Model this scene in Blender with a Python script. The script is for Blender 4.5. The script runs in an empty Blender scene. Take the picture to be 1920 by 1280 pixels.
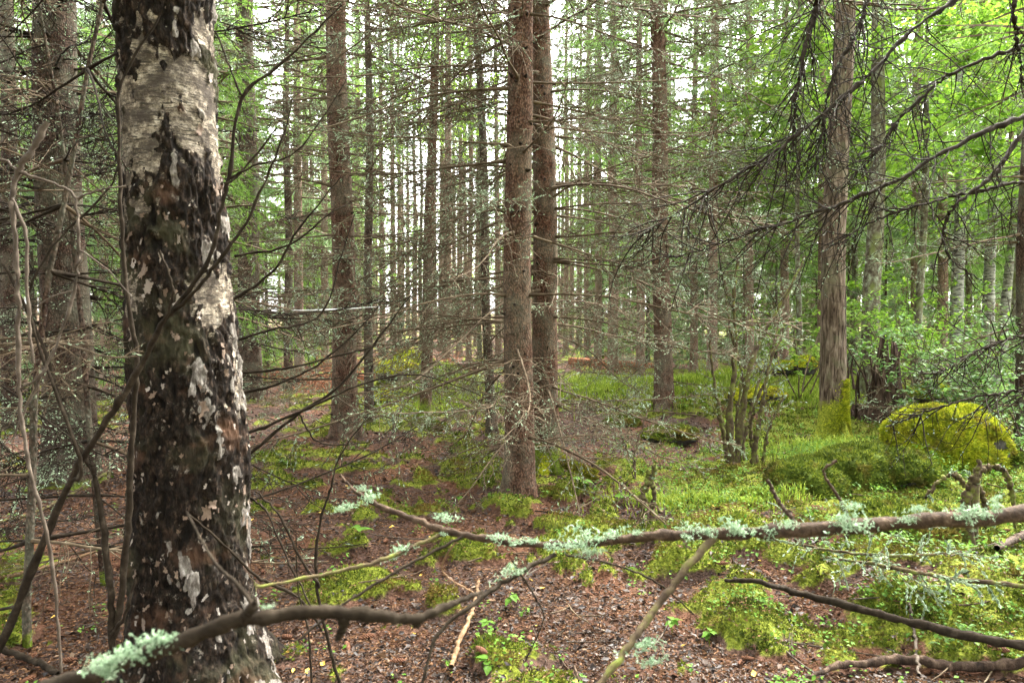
import bpy, math
import numpy as np
from mathutils import Vector, Matrix

# ------------------------------------------------------------------ camera, sky, sun, exposure
scene = bpy.context.scene
col = scene.collection
FPX = 1400.0                      # focal length in pixels of the 1920 px wide picture
CAM_H = 1.55
PITCH = math.atan(40.0 / FPX)
cam_d = bpy.data.cameras.new('camera')
cam_d.sensor_width = 36.0
cam_d.lens = 36.0 * FPX / 1920.0
cam_d.clip_start = 0.05
cam_d.clip_end = 2000.0
cam_d.dof.use_dof = True
cam_d.dof.focus_distance = 7.5
cam_d.dof.aperture_fstop = 6.3
cam = bpy.data.objects.new('camera', cam_d)
cam.location = (0, 0, CAM_H)
cam.rotation_euler = (math.pi / 2 - PITCH, 0, 0)
col.objects.link(cam)
scene.camera = cam

SUN_EL, SUN_AZ = math.radians(52), math.radians(38)      # azimuth clockwise from +Y
world = bpy.data.worlds.new('World')
scene.world = world
world.use_nodes = True
wn, wl = world.node_tree.nodes, world.node_tree.links
sky = wn.new('ShaderNodeTexSky')
sky.sky_type = 'NISHITA'
sky.sun_disc = False
sky.sun_elevation = SUN_EL
sky.sun_rotation = SUN_AZ
sky.air_density = 1.0
sky.dust_density = 4.0
sky.ozone_density = 1.0
hsv = wn.new('ShaderNodeHueSaturation')
hsv.inputs['Saturation'].default_value = 0.12             # thin overcast: the blue is washed out
wl.new(sky.outputs[0], hsv.inputs['Color'])
wl.new(hsv.outputs[0], wn['Background'].inputs['Color'])
wn['Background'].inputs['Strength'].default_value = 0.15

sun_d = bpy.data.lights.new('sun', 'SUN')
sun_d.energy = 1.5
sun_d.angle = math.radians(20)
sun_d.color = (1.0, 0.93, 0.82)
sun = bpy.data.objects.new('sun', sun_d)
to_sun = Vector((math.sin(SUN_AZ) * math.cos(SUN_EL), math.cos(SUN_AZ) * math.cos(SUN_EL), math.sin(SUN_EL)))
sun.rotation_euler = to_sun.to_track_quat('Z', 'Y').to_euler()
sun.location = (0, 0, 40)
col.objects.link(sun)

scene.view_settings.view_transform = 'Standard'
scene.view_settings.look = 'None'
scene.view_settings.gamma = 1.0
scene.view_settings.exposure = 4.3
scene.cycles.max_bounces = 6
scene.cycles.diffuse_bounces = 3
scene.cycles.transmission_bounces = 4
scene.cycles.glossy_bounces = 2
scene.cycles.use_denoising = True

# ------------------------------------------------------------------ numeric helpers
def hash3(i, j, k, s=0):
    h = (i.astype(np.int64) * 374761393 + j.astype(np.int64) * 668265263 + k.astype(np.int64) * 2147483647 + s * 1274126177) & 0xFFFFFFFF
    h = ((h ^ (h >> 13)) * 1274126177) & 0xFFFFFFFF
    h = (h ^ (h >> 16)) & 0xFFFFFFFF
    h = (h * 2246822519) & 0xFFFFFFFF
    return ((h ^ (h >> 15)) & 0xFFFFFF) / float(0xFFFFFF)

def vnoise(p, s=0):
    p = np.asarray(p, float)
    b = np.floor(p)
    f = p - b
    f = f * f * (3 - 2 * f)
    i, j, k = (b[..., a].astype(np.int64) for a in range(3))
    out = 0
    for dx in (0, 1):
        wx = f[..., 0] if dx else 1 - f[..., 0]
        for dy in (0, 1):
            wy = f[..., 1] if dy else 1 - f[..., 1]
            for dz in (0, 1):
                wz = f[..., 2] if dz else 1 - f[..., 2]
                out = out + wx * wy * wz * hash3(i + dx, j + dy, k + dz, s)
    return out * 2 - 1

def fbm(p, octaves=4, s=0, gain=0.5):
    p = np.asarray(p, float)
    a, t, o = 1.0, 0.0, 0.0
    for k in range(octaves):
        o = o + a * vnoise(p * 2 ** k, s + k * 7)
        t += a
        a *= gain
    return o / t

def sstep(a, b, x):
    t = np.clip((x - a) / (b - a), 0, 1)
    return t * t * (3 - 2 * t)

def norm(v):
    return v / np.maximum(np.linalg.norm(v, axis=-1, keepdims=True), 1e-9)

def xyz(x, y, z):
    return np.stack(np.broadcast_arrays(x, y, z), -1).astype(float)

# picture ray: pixel of the 1920x1280 photograph -> point at depth d along the view axis
CP, SP = math.cos(PITCH), math.sin(PITCH)
def at(px, py, d):
    u, v = (px - 960) / FPX, (640 - py) / FPX
    return np.array([d * u, d * (CP + v * SP), CAM_H + d * (v * CP - SP)])

# ------------------------------------------------------------------ terrain
MOUNDS = [  # x, y, radius, height
    (2.9, 7.6, 1.0, 0.08), (3.05, 7.15, 0.85, 0.24), (3.7, 7.0, 1.3, 0.04), (4.6, 8.8, 2.0, 0.02),
    (4.3, 14.0, 2.2, 0.22), (6.0, 15.5, 2.0, 0.25), (2.2, 17.0, 2.5, 0.10), (-2.1, 14.5, 1.3, 0.35),
    (-1.3, 14.2, 0.9, 0.40), (0.06, 6.4, 0.45, 0.10), (0.36, 7.75, 0.5, 0.10), (-2.2, 9.9, 0.8, 0.12),
    (-4.1, 6.8, 0.9, 0.08), (4.1, 9.6, 0.8, 0.10), (-2.6, 7.5, 0.7, 0.08), (1.5, 5.0, 0.5, 0.07),
    (2.7, 4.2, 0.6, 0.10), (-1.2, 11.7, 0.6, 0.08)]
_lr = np.random.default_rng(3)
LUMPS = [(2.3 + 1.7 * _lr.random(), 5.9 + 1.9 * _lr.random(), .16 + .16 * _lr.random(), .04 + .07 * _lr.random()) for _ in range(13)]
LUMPS += [(1.0 + 3.0 * _lr.random(), 3.3 + 2.8 * _lr.random(), .12 + .2 * _lr.random(), .03 + .10 * _lr.random()) for _ in range(30)]
LUMPS += [(-1.6 + 3.0 * _lr.random(), 4.0 + 6.0 * _lr.random(), .12 + .18 * _lr.random(), .02 + .07 * _lr.random()) for _ in range(26)]
def gz_exact(x, y):
    x, y = np.asarray(x, float), np.asarray(y, float)
    z = 0.10 * fbm(xyz(x * .22, y * .22, 0.3), 2, 3) + 0.085 * fbm(xyz(x * .9, y * .9, 5.1), 3, 11)
    near = 1 - sstep(15, 40, np.hypot(x, y))
    z = z + 0.038 * near * fbm(xyz(x * 3.6, y * 3.6, 2.2), 3, 21)
    for mx, my, r, h in MOUNDS:
        z = z + h * np.exp(-((x - mx) ** 2 + (y - my) ** 2) / (r * r) * 1.3)
    for mx, my, r_, h in LUMPS:
        z = z + h * np.exp(-((x - mx) ** 2 + (y - my) ** 2) / (r_ * r_))
    z = z + near * 0.075 * moss_at(x, y) * (1 + .8 * fbm(xyz(x * 6, y * 6, 8), 2, 25))
    z = z + 0.012 * np.maximum(0, y - 18) + 0.6 * sstep(40, 140, np.hypot(x, y)) * (0.6 + fbm(xyz(x * .02, y * .02, 1), 2, 5))
    return z

def moss_at(x, y):
    t = x / np.maximum(y, 0.6)
    n = fbm(xyz(x * 0.75, y * 0.75, 9.0), 2, 31) * .75 + 1.25 * fbm(xyz(x * 2.6, y * 2.6, 2.0), 3, 41) + .7 * fbm(xyz(x * 9, y * 9, 6.0), 2, 47)
    bias = -0.20 + 0.22 * sstep(-0.02, 0.22, t) - 0.35 * sstep(-0.25, -0.55, t) + 0.75 * sstep(12.0, 14.5, y) * sstep(24, 19, y) * sstep(-0.3, -.1, t)
    bias = bias + 0.28 * np.exp(-((t + 0.12) ** 2) / 0.02) * np.exp(-((y - 4.2) ** 2) / 0.5)
    for mx, my, r, h in MOUNDS[:9]:
        bias = bias + .75 * np.exp(-((x - mx) ** 2 + (y - my) ** 2) / (r * r))
    for mx, my, r_, h in LUMPS:
        bias = bias + 4 * h * np.exp(-((x - mx) ** 2 + (y - my) ** 2) / (r_ * r_ * .8))
    bias = bias - 0.75 * sstep(.0, .06, t) * sstep(.36, .28, t) * sstep(8.0, 8.8, y) * sstep(12.6, 11.8, y)
    bias = bias - .45 * np.exp(-((t - .24) / .07) ** 2 - ((y - 7.4) / .5) ** 2) - .4 * np.exp(-((t - .2) / .12) ** 2 - ((y - 3.9) / .5) ** 2)
    bias = bias - .38 * sstep(-.05, .03, t) * sstep(.30, .22, t) * sstep(5.4, 6.2, y) * sstep(13, 12, y)
    bias = bias - 0.5 * sstep(-2.5, -4.5, x) * sstep(14, 8, y)
    return sstep(-0.06, 0.30, n * 1.2 + bias)

# pull the floor to its level at the feet of the main things
ANCH = [(975, 6.4, .0), (1026, 7.75, .0), (648, 9.9, .0), (797, 11.7, .0), (922, 9.9, 0), (1246, 12.8, .02), (128, 6.9, 0), (1562, 9.65, .03), (1632, 13.5, .06), (1372, 8.1, .0), (1765, 7.8, .05),
        (1560, 7.1, .22), (1440, 14.2, .22), (1110, 15.5, .1), (960, 3.6, -.02), (1600, 3.8, -.02), (1300, 4.6, 0), (1700, 5.4, 0), (650, 4.5, -.02), (357, 3.2, -.04), (1250, 10.2, .0), (560, 7.0, 0), (1350, 6.2, .02)]
FIX = []
for _px, _d, _t in ANCH:
    _x = _d * (_px - 960) / FPX
    FIX.append([_x, _d, .75 + .03 * _d, _t - float(gz_exact(_x, _d))])
_A = np.array([[math.exp(-((a[0] - b_[0]) ** 2 + (a[1] - b_[1]) ** 2) / b_[2] ** 2) for b_ in FIX] for a in FIX])
_w = np.linalg.solve(_A + .05 * np.eye(len(FIX)), np.array([f[3] for f in FIX]))
_gz0 = gz_exact
def gz_exact(x, y):
    z = _gz0(x, y)
    for f, w in zip(FIX, _w):
        z = z + w * np.exp(-((x - f[0]) ** 2 + (y - f[1]) ** 2) / f[2] ** 2)
    return z
GX0, GY0, GS = -15.0, -1.0, 0.03
_gxx, _gyy = np.meshgrid(np.arange(GX0, 15.0, GS), np.arange(GY0, 21.0, GS))
GRID = None
def gz(x, y):
    global GRID
    if GRID is None:
        GRID = gz_exact(_gxx, _gyy)
    x, y = np.broadcast_arrays(np.asarray(x, float), np.asarray(y, float))
    u, v = (x - GX0) / GS, (y - GY0) / GS
    ny_, nx_ = GRID.shape
    ins = (u >= 0) & (v >= 0) & (u < nx_ - 1.01) & (v < ny_ - 1.01)
    i, j = np.clip(u, 0, nx_ - 1.01).astype(int), np.clip(v, 0, ny_ - 1.01).astype(int)
    f, g = np.clip(u - i, 0, 1), np.clip(v - j, 0, 1)
    z = (GRID[j, i] * (1 - f) + GRID[j, i + 1] * f) * (1 - g) + (GRID[j + 1, i] * (1 - f) + GRID[j + 1, i + 1] * f) * g
    if not ins.all():
        z = np.where(ins, z, gz_exact(np.where(ins, 0, x), np.where(ins, 30, y)))
    return z

def ground_at(px, py):
    o = np.array([0, 0, CAM_H])
    r = at(px, py, 1.0) - o
    lo, hi = 0.5, 0.5
    while hi < 200:
        p = o + r * hi
        if p[2] < gz(p[0], p[1]):
            break
        lo, hi = hi, hi * 1.02
    for _ in range(20):
        m = (lo + hi) / 2
        p = o + r * m
        if p[2] < gz(p[0], p[1]):
            hi = m
        else:
            lo = m
    return o + r * hi

def on_ground(px, d):
    x, y = d * (px - 960) / FPX, d
    return np.array([x, y, float(gz(x, y))])

# ------------------------------------------------------------------ mesh helpers
class MB:
    """collects vertices and faces of one mesh"""
    def __init__(s):
        s.v, s.f, s.n, s.m, s.cnt, s.attr = [], [], [], [], 0, []
    def add(s, V, F, mi=0):
        V = np.asarray(V, float).reshape(-1, 3)
        F = np.asarray(F, np.int64)
        if len(F) == 0:
            return
        s.v.append(V)
        s.f.append((F + s.cnt).ravel())
        s.n.append(np.full(len(F), F.shape[1]))
        s.m.append(np.full(len(F), mi))
        s.cnt += len(V)
    def tubes(s, P, R, sides=4, mi=0):
        P, R = np.asarray(P, float), np.asarray(R, float)
        if P.ndim == 2:
            P, R = P[None], R[None]
        N, K, _ = P.shape
        if N == 0:
            return
        T = np.empty_like(P)
        T[:, 1:-1] = P[:, 2:] - P[:, :-2]
        T[:, 0] = P[:, 1] - P[:, 0]
        T[:, -1] = P[:, -1] - P[:, -2]
        T = norm(T)
        ref = np.where(np.abs(T[:, :1, 2:3]) > 0.8, np.array([1.0, 0.1, 0]), np.array([0, 0.1, 1.0]))
        A = norm(np.cross(T, np.broadcast_to(ref, T.shape)))
        B = np.cross(T, A)
        th = np.arange(sides) * 2 * math.pi / sides
        c, q = np.cos(th)[None, None, :, None], np.sin(th)[None, None, :, None]
        V = P[:, :, None, :] + R[:, :, None, None] * (A[:, :, None, :] * c + B[:, :, None, :] * q)
        idx = np.arange(N * K * sides).reshape(N, K, sides)
        a = idx[:, :-1]
        b = idx[:, 1:]
        F = np.stack([a, np.roll(a, -1, 2), np.roll(b, -1, 2), b], -1).reshape(-1, 4)
        s.add(V.reshape(-1, 3), F, mi)
    def tris(s, T, mi=0):
        T = np.asarray(T, float).reshape(-1, 3, 3)
        s.add(T.reshape(-1, 3), np.arange(len(T) * 3).reshape(-1, 3), mi)
    def quads(s, Q, mi=0):
        Q = np.asarray(Q, float).reshape(-1, 4, 3)
        s.add(Q.reshape(-1, 3), np.arange(len(Q) * 4).reshape(-1, 4), mi)
    def mesh(s, name, mats, smooth=True):
        me = bpy.data.meshes.new(name)
        V = np.concatenate(s.v)
        L = np.concatenate(s.f)
        n = np.concatenate(s.n)
        me.vertices.add(len(V))
        me.vertices.foreach_set('co', V.astype(np.float32).ravel())
        me.loops.add(len(L))
        me.loops.foreach_set('vertex_index', L.astype(np.int32))
        me.polygons.add(len(n))
        me.polygons.foreach_set('loop_start', (np.cumsum(n) - n).astype(np.int32))
        me.polygons.foreach_set('material_index', np.concatenate(s.m).astype(np.int32))
        me.polygons.foreach_set('use_smooth', np.full(len(n), smooth))
        for m in (mats if isinstance(mats, (list, tuple)) else [mats]):
            me.materials.append(m)
        me.update(calc_edges=True)
        return me

def setattr_f(me, name, vals):
    a = me.attributes.new(name, 'FLOAT', 'POINT')
    a.data.foreach_set('value', np.asarray(vals, np.float32).ravel())

def obj(name, me, parent=None, loc=(0, 0, 0), rot=(0, 0, 0), scale=(1, 1, 1)):
    o = bpy.data.objects.new(name, me)
    col.objects.link(o)
    o.location = tuple(float(c) for c in loc)
    o.rotation_euler = rot
    o.scale = scale if isinstance(scale, tuple) else (scale,) * 3
    if parent:
        o.parent = parent
    return o

def tag(o, label, cat, group=None, kind=None):
    o['label'] = label
    if cat:
        o['category'] = cat
    if group:
        o['group'] = group
    if kind:
        o['kind'] = kind
    return o

def thing(name, label, cat, loc=(0, 0, 0), rz=0.0, group=None):
    return tag(obj(name, None, None, loc, (0, 0, rz)), label, cat, group)

def walk(rng, start, dirn, length, K, bend=0.1, pull=(0, 0, 0)):
    """N wandering polylines of K points"""
    start = np.atleast_2d(start).astype(float)
    d = norm(np.atleast_2d(dirn).astype(float))
    N = len(start)
    L = np.broadcast_to(np.asarray(length, float), (N,))
    P = np.empty((N, K, 3))
    P[:, 0] = start
    pull = np.asarray(pull, float)
    for k in range(1, K):
        d = norm(d + bend * rng.normal(size=(N, 3)) + pull)
        P[:, k] = P[:, k - 1] + d * (L / (K - 1))[:, None]
    return P

def along(P, i, t):
    """points and tangents on polylines P[i] at parameter t"""
    K = P.shape[1]
    u = np.clip(t, 0, 0.9999) * (K - 1)
    k = np.floor(u).astype(int)
    f = (u - k)[:, None]
    a, b = P[i, k], P[i, k + 1]
    return a + (b - a) * f, norm(b - a)

def perp(rng, T):
    r = rng.normal(size=T.shape)
    r -= (r * T).sum(-1, keepdims=True) * T
    return norm(r)

def smooth_line(pts, n):
    """Catmull-Rom through pts (k, c) -> n samples"""
    pts = np.asarray(pts, float)
    p = np.vstack([2 * pts[0] - pts[1], pts, 2 * pts[-1] - pts[-2]])
    u = np.linspace(0, len(pts) - 1.0001, n)
    k = np.floor(u).astype(int)
    t = (u - k)[:, None]
    a, b, c, d = p[k], p[k + 1], p[k + 2], p[k + 3]
    return 0.5 * (2 * b + (c - a) * t + (2 * a - 5 * b + 4 * c - d) * t ** 2 + (3 * b - a - 3 * c + d) * t ** 3)

# ------------------------------------------------------------------ materials
class NT:
    def __init__(s, name):
        s.m = bpy.data.materials.new(name)
        s.m.use_nodes = True
        s.t = s.m.node_tree
        s.n, s.l = s.t.nodes, s.t.links
        s.p = s.n['Principled BSDF']
        s.out = s.n['Material Output']
        s.coord = None
    def node(s, typ, **kw):
        x = s.n.new(typ)
        for k, v in kw.items():
            setattr(x, k, v)
        return x
    def link(s, a, b):
        s.l.new(a, b)
    def pos(s, scale=(1, 1, 1), src='Object', rnd=0.0):
        tc = s.node('ShaderNodeTexCoord')
        mp = s.node('ShaderNodeMapping')
        mp.inputs['Scale'].default_value = scale
        s.link(tc.outputs[src], mp.inputs['Vector'])
        if rnd:
            oi = s.node('ShaderNodeObjectInfo')
            ml = s.node('ShaderNodeMath', operation='MULTIPLY')
            ml.inputs[1].default_value = rnd
            s.link(oi.outputs['Random'], ml.inputs[0])
            s.link(ml.outputs[0], mp.inputs['Location'])
        return mp.outputs[0]
    def noise(s, vec, scale, detail=4, rough=0.55, dist=0.0):
        x = s.node('ShaderNodeTexNoise')
        x.inputs['Scale'].default_value = scale
        x.inputs['Detail'].default_value = detail
        x.inputs['Roughness'].default_value = rough
        x.inputs['Distortion'].default_value = dist
        s.link(vec, x.inputs['Vector'])
        return x.outputs['Fac']
    def voro(s, vec, scale, feature='F1', out='Distance', rnd=1.0):
        x = s.node('ShaderNodeTexVoronoi', feature=feature)
        x.inputs['Scale'].default_value = scale
        x.inputs['Randomness'].default_value = rnd
        s.link(vec, x.inputs['Vector'])
        return x.outputs[out]
    def ramp(s, fac, stops):
        x = s.node('ShaderNodeValToRGB')
        e = x.color_ramp.elements
        while len(e) < len(stops):
            e.new(0.5)
        for el, (p, c) in zip(e, stops):
            el.position = p
            el.color = (*c, 1) if isinstance(c, (tuple, list)) else (c, c, c, 1)
        s.link(fac, x.inputs['Fac'])
        return x.outputs['Color']
    def mix(s, fac, a, b, mode='MIX'):
        x = s.node('ShaderNodeMix', data_type='RGBA', blend_type=mode)
        for i, v in ((0, fac), (6, a), (7, b)):
            if isinstance(v, (int, float)):
                x.inputs[i].default_value = v if i == 0 else (v, v, v, 1)
            elif isinstance(v, tuple):
                x.inputs[i].default_value = (*v, 1)
            else:
                s.link(v, x.inputs[i])
        return x.outputs[2]
    def math(s, op, a, b=0.0, clamp=False):
        x = s.node('ShaderNodeMath', operation=op, use_clamp=clamp)
        for i, v in ((0, a), (1, b)):
            if isinstance(v, (int, float)):
                x.inputs[i].default_value = v
            else:
                s.link(v, x.inputs[i])
        return x.outputs[0]
    def attr(s, name):
        x = s.node('ShaderNodeAttribute', attribute_name=name)
        return x.outputs['Fac']
    def island(s):
        return s.node('ShaderNodeNewGeometry').outputs['Random Per Island']
    def color(s, c):
        if isinstance(c, tuple):
            s.p.inputs['Base Color'].default_value = (*c, 1)
        else:
            s.link(c, s.p.inputs['Base Color'])
    def bump(s, h, strength=0.5, dist=0.01):
        b = s.node('ShaderNodeBump')
        b.inputs['Strength'].default_value = strength
        b.inputs['Distance'].default_value = dist
        s.link(h, b.inputs['Height'])
        s.link(b.outputs[0], s.p.inputs['Normal'])
    def rough(s, r, spec=0.3):
        s.p.inputs['Roughness'].default_value = r
        s.p.inputs['Specular IOR Level'].default_value = spec
    def translucent(s, colr, fac=0.4):
        t = s.node('ShaderNodeBsdfTranslucent')
        if isinstance(colr, tuple):
            t.inputs['Color'].default_value = (*colr, 1)
        else:
            s.link(colr, t.inputs['Color'])
        mx = s.node('ShaderNodeMixShader')
        mx.inputs[0].default_value = fac
        s.link(s.p.outputs[0], mx.inputs[1])
        s.link(t.outputs[0], mx.inputs[2])
        s.link(mx.outputs[0], s.out.inputs['Surface'])

def spruce_bark(name, dark, mid, light, moss_h=0.0, moss_amt=0.0, lichen=0.25):
    k = NT(name)
    v = k.pos((1, 1, 0.45), rnd=37)
    v2 = k.pos((1, 1, 1), rnd=11)
    scale_cells = k.voro(k.pos((1, 1, 0.6), rnd=37), 75, 'F1', 'Distance')
    n1 = k.noise(v, 18, 5, 0.65)
    n2 = k.noise(v2, 3.2, 4, 0.6)
    c = k.ramp(n1, [(0.3, dark), (0.5, mid), (0.72, light)])
    c = k.mix(k.ramp(scale_cells, [(0.25, 0.0), (0.75, 0.8)]), c, tuple(x * 0.35 for x in dark))
    c = k.mix(k.ramp(n2, [(0.42, 0.0), (0.7, lichen * 1.6)]), c, (0.16, 0.17, 0.12))
    sp = k.noise(v2, 55, 3, 0.7)
    c = k.mix(k.ramp(sp, [(0.60, 0.0), (0.72, lichen)]), c, (0.42, 0.46, 0.38))
    if moss_h:
        z = k.node('ShaderNodeSeparateXYZ')
        tc = k.node('ShaderNodeTexCoord')
        k.link(tc.outputs['Object'], z.inputs[0])
        h = k.math('DIVIDE', z.outputs['Z'], moss_h)
        mm = k.math('SUBTRACT', k.math('ADD', k.noise(v2, 6, 4, 0.7), moss_amt), h)
        mk = k.ramp(mm, [(0.30, 0.0), (0.52, 1.0)])
        mc = k.ramp(k.noise(v2, 40, 3), [(0.3, (0.035, 0.055, 0.008)), (0.6, (0.12, 0.16, 0.02)), (0.8, (0.22, 0.24, 0.04))])
        c = k.mix(mk, c, mc)
    k.color(c)
    k.rough(0.95, 0.05)
    hgt = k.mix(0.55, scale_cells, n1)
    k.bump(hgt, 0.9, 0.018)
    return k.m

M = {}
M['spruce'] = spruce_bark('spruce_bark', (0.036, 0.019, 0.012), (0.098, 0.054, 0.035), (0.185, 0.115, 0.078), lichen=.22)
M['spruce_mossy'] = spruce_bark('spruce_bark_mossy', (0.035, 0.018, 0.011), (0.10, 0.05, 0.031), (0.18, 0.105, 0.07), 0.55, 0.35)
M['spruce_dark'] = spruce_bark('spruce_bark_dark', (0.022, 0.014, 0.010), (0.06, 0.037, 0.026), (0.12, 0.08, 0.06), 0.3, 0.1)
M['spruce_far_haze'] = spruce_bark('spruce_bark_far_haze', (0.10, 0.058, 0.04), (0.235, 0.15, 0.108), (0.34, 0.245, 0.19), 0, 0, 0.3)  # distance haze put into the colour: paler than the near bark

def aspen_bark():
    k = NT('aspen_bark')
    v = k.pos((1, 1, 0.16), rnd=9)
    v2 = k.pos((1, 1, 1), rnd=9)
    fi = k.noise(v, 30, 4, 0.6, 0.6)
    n2 = k.noise(v2, 5, 4, 0.6)
    c = k.ramp(fi, [(0.34, (0.018, 0.012, 0.008)), (0.5, (0.075, 0.054, 0.037)), (0.68, (0.165, 0.130, 0.098))])
    c = k.mix(k.ramp(n2, [(0.5, 0.0), (0.75, 0.6)]), c, (0.10, 0.11, 0.06))
    z = k.node('ShaderNodeSeparateXYZ')
    tc = k.node('ShaderNodeTexCoord')
    k.link(tc.outputs['Object'], z.inputs[0])
    h = k.math('DIVIDE', z.outputs['Z'], 0.85)
    mm = k.math('SUBTRACT', k.math('ADD', n2, 0.42), h)
    mc = k.ramp(k.noise(v2, 45, 3), [(0.3, (0.05, 0.065, 0.008)), (0.55, (0.17, 0.19, 0.02)), (0.8, (0.32, 0.30, 0.05))])
    c = k.mix(k.ramp(mm, [(0.28, 0.0), (0.46, 1.0)]), c, mc)
    k.color(c)
    k.rough(0.95, 0.06)
    k.bump(fi, 1.0, 0.02)
    return k.m
M['aspen'] = aspen_bark()

def lichen_bark():
    k = NT('lichen_grey_bark')
    v2 = k.pos((1, 1, 0.7), rnd=21)
    n = k.noise(v2, 14, 5, 0.65)
    c = k.ramp(n, [(0.36, (0.035, 0.026, 0.018)), (0.5, (0.085, 0.075, 0.05)), (0.64, (0.16, 0.175, 0.12)), (0.78, (0.28, 0.31, 0.23))])
    c = k.mix(k.ramp(k.noise(v2, 3.1, 4), [(0.55, 0.0), (0.7, 0.8)]), c, (0.10, 0.12, 0.03))
    k.color(c)
    k.rough(0.95, 0.06)
    k.bump(n, 0.7, 0.015)
    return k.m
M['lichen_bark'] = lichen_bark()

def birch_far_bark():
    k = NT('far_birch_bark')
    v = k.pos((1, 1, 1), rnd=21)
    n = k.noise(k.pos((1, 1, 3.5), rnd=5), 7, 5, 0.7)
    c = k.ramp(n, [(0.40, (0.03, 0.026, 0.02)), (0.5, (0.13, 0.13, 0.105)), (0.7, (0.30, 0.30, 0.25))])
    c = k.mix(k.ramp(k.noise(v, 3, 4), [(0.5, 0.0), (0.72, 0.85)]), c, (0.09, 0.085, 0.05))
    k.color(c)
    k.rough(0.8, 0.25)
    return k.m
M['birch_far'] = birch_far_bark()

def birch_bark():
    k = NT('old_birch_bark')
    dk = k.attr('dark')
    pit = k.attr('pit')
    v = k.pos((1, 1, 1))
    vv = k.pos((1, 1, 0.45))
    st = k.noise(k.pos((0.9, 0.9, 1.25)), 38, 9, 0.8)
    blot = k.noise(k.pos((0.95, 0.95, 1.15)), 13, 10, 0.8, 0.2)
    pale = k.ramp(blot, [(0.40, (0.030, 0.024, 0.018)), (0.47, (0.12, 0.098, 0.074)), (0.54, (0.33, 0.28, 0.21)), (0.66, (0.52, 0.47, 0.39))])
    pale = k.mix(k.ramp(st, [(0.42, 0.8), (0.54, 0.0)]), pale, (0.065, 0.05, 0.036))
    pale = k.mix(k.ramp(st, [(0.60, 0.0), (0.70, 0.55)]), pale, (0.50, 0.44, 0.35))
    lent = k.noise(k.pos((0.3, 0.3, 2.4)), 62, 4, 0.7)
    pale = k.mix(k.ramp(lent, [(0.53, 0.0), (0.57, 0.9)]), pale, (0.025, 0.022, 0.016))
    pale = k.mix(k.ramp(k.noise(k.pos((1, 1, 1.6)), 5.0, 7, 0.7), [(0.48, 0.0), (0.60, 0.85)]), pale, (0.055, 0.045, 0.036))
    n3 = k.noise(vv, 48, 8, 0.75)
    cell = k.voro(k.pos((1, 1, 0.55)), 42, 'DISTANCE_TO_EDGE')
    dark = k.ramp(n3, [(0.40, (0.004, 0.003, 0.002)), (0.52, (0.014, 0.010, 0.007)), (0.62, (0.038, 0.025, 0.017)), (0.76, (0.095, 0.074, 0.056))])
    dark = k.mix(k.ramp(cell, [(0.0, 0.9), (0.10, 0.0)]), dark, (0.006, 0.005, 0.004))
    gl = k.noise(k.pos((1, 1, .8)), 17, 8, 0.75)
    dark = k.mix(k.ramp(gl, [(0.60, 0.0), (0.67, 0.8)]), dark, (0.22, 0.19, 0.155))
    dark = k.mix(k.ramp(k.noise(v, 3.3, 4), [(0.52, 0.0), (0.70, 0.5)]), dark, (0.06, 0.058, 0.03))
    dark = k.mix(k.ramp(k.noise(v, 5.1, 4), [(0.56, 0.0), (0.70, 0.6)]), dark, (0.085, 0.045, 0.026))
    e = k.math('ADD', dk, k.math('MULTIPLY', k.math('SUBTRACT', k.noise(v, 17, 8, 0.75), 0.5), 1.7))
    c = k.mix(k.ramp(e, [(0.44, 0.0), (0.56, 1.0)]), pale, dark)
    wh = k.attr('white')
    ws = k.noise(k.pos((1, 1, .5)), 60, 6, 0.75)
    wc = k.ramp(ws, [(0.36, (0.06, 0.05, 0.042)), (0.50, (0.12, 0.105, 0.088)), (0.70, (0.29, 0.265, 0.235))])
    we = k.math('ADD', wh, k.math('MULTIPLY', k.math('SUBTRACT', k.noise(v, 38, 8, 0.8), 0.5), 1.5))
    c = k.mix(k.ramp(we, [(0.46, 0.0), (0.56, 1.0)]), c, wc)
    c = k.mix(k.ramp(pit, [(0.25, 0.0), (0.75, 0.9)]), c, (0.006, 0.005, 0.004))
    k.color(c)
    k.rough(0.92, 0.08)
    k.bump(k.mix(dk, k.mix(.4, st, lent), k.mix(.5, n3, cell)), 1.0, 0.02)
    return k.m
M['birch'] = birch_bark()

def flake_mat():
    k = NT('birch_bark_flake')
    oi = k.node('ShaderNodeObjectInfo')
    v = k.pos((1, 1, 1), rnd=31)
    n = k.noise(k.pos((0.4, 1, 2.5), rnd=31), 60, 4, 0.7)
    c = k.ramp(n, [(0.30, (0.07, 0.052, 0.04)), (0.5, (0.26, 0.225, 0.19)), (0.75, (0.46, 0.43, 0.39))])
    c2 = k.ramp(n, [(0.30, (0.03, 0.02, 0.014)), (0.5, (0.10, 0.065, 0.042)), (0.75, (0.22, 0.16, 0.115))])
    c = k.mix(k.ramp(oi.outputs['Random'], [(0.62, 0.0), (1.0, 1.0)]), c2, c)
    k.color(c)
    k.rough(0.75, 0.3)
    k.bump(n, 0.5, 0.004)
    return k.m
M['flake'] = flake_mat()

def simple(name, stops, scale=20, stretch=(1, 1, 1), rough=0.88, spec=0.08, bump=0.4, bd=0.006, rnd=13, island=0.0, transl=0.0, tcol=None):
    k = NT(name)
    v = k.pos(stretch, rnd=rnd)
    n = k.noise(v, scale, 4, 0.65)
    f = n
    if island:
        f = k.math('ADD', k.math('MULTIPLY', n, 1 - island), k.math('MULTIPLY', k.island(), island))
    c = k.ramp(f, stops)
    k.color(c)
    k.rough(rough, spec)
    if bump:
        k.bump(n, bump, bd)
    if transl:
        k.translucent(tcol if tcol else c, transl)
    return k.m

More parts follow.
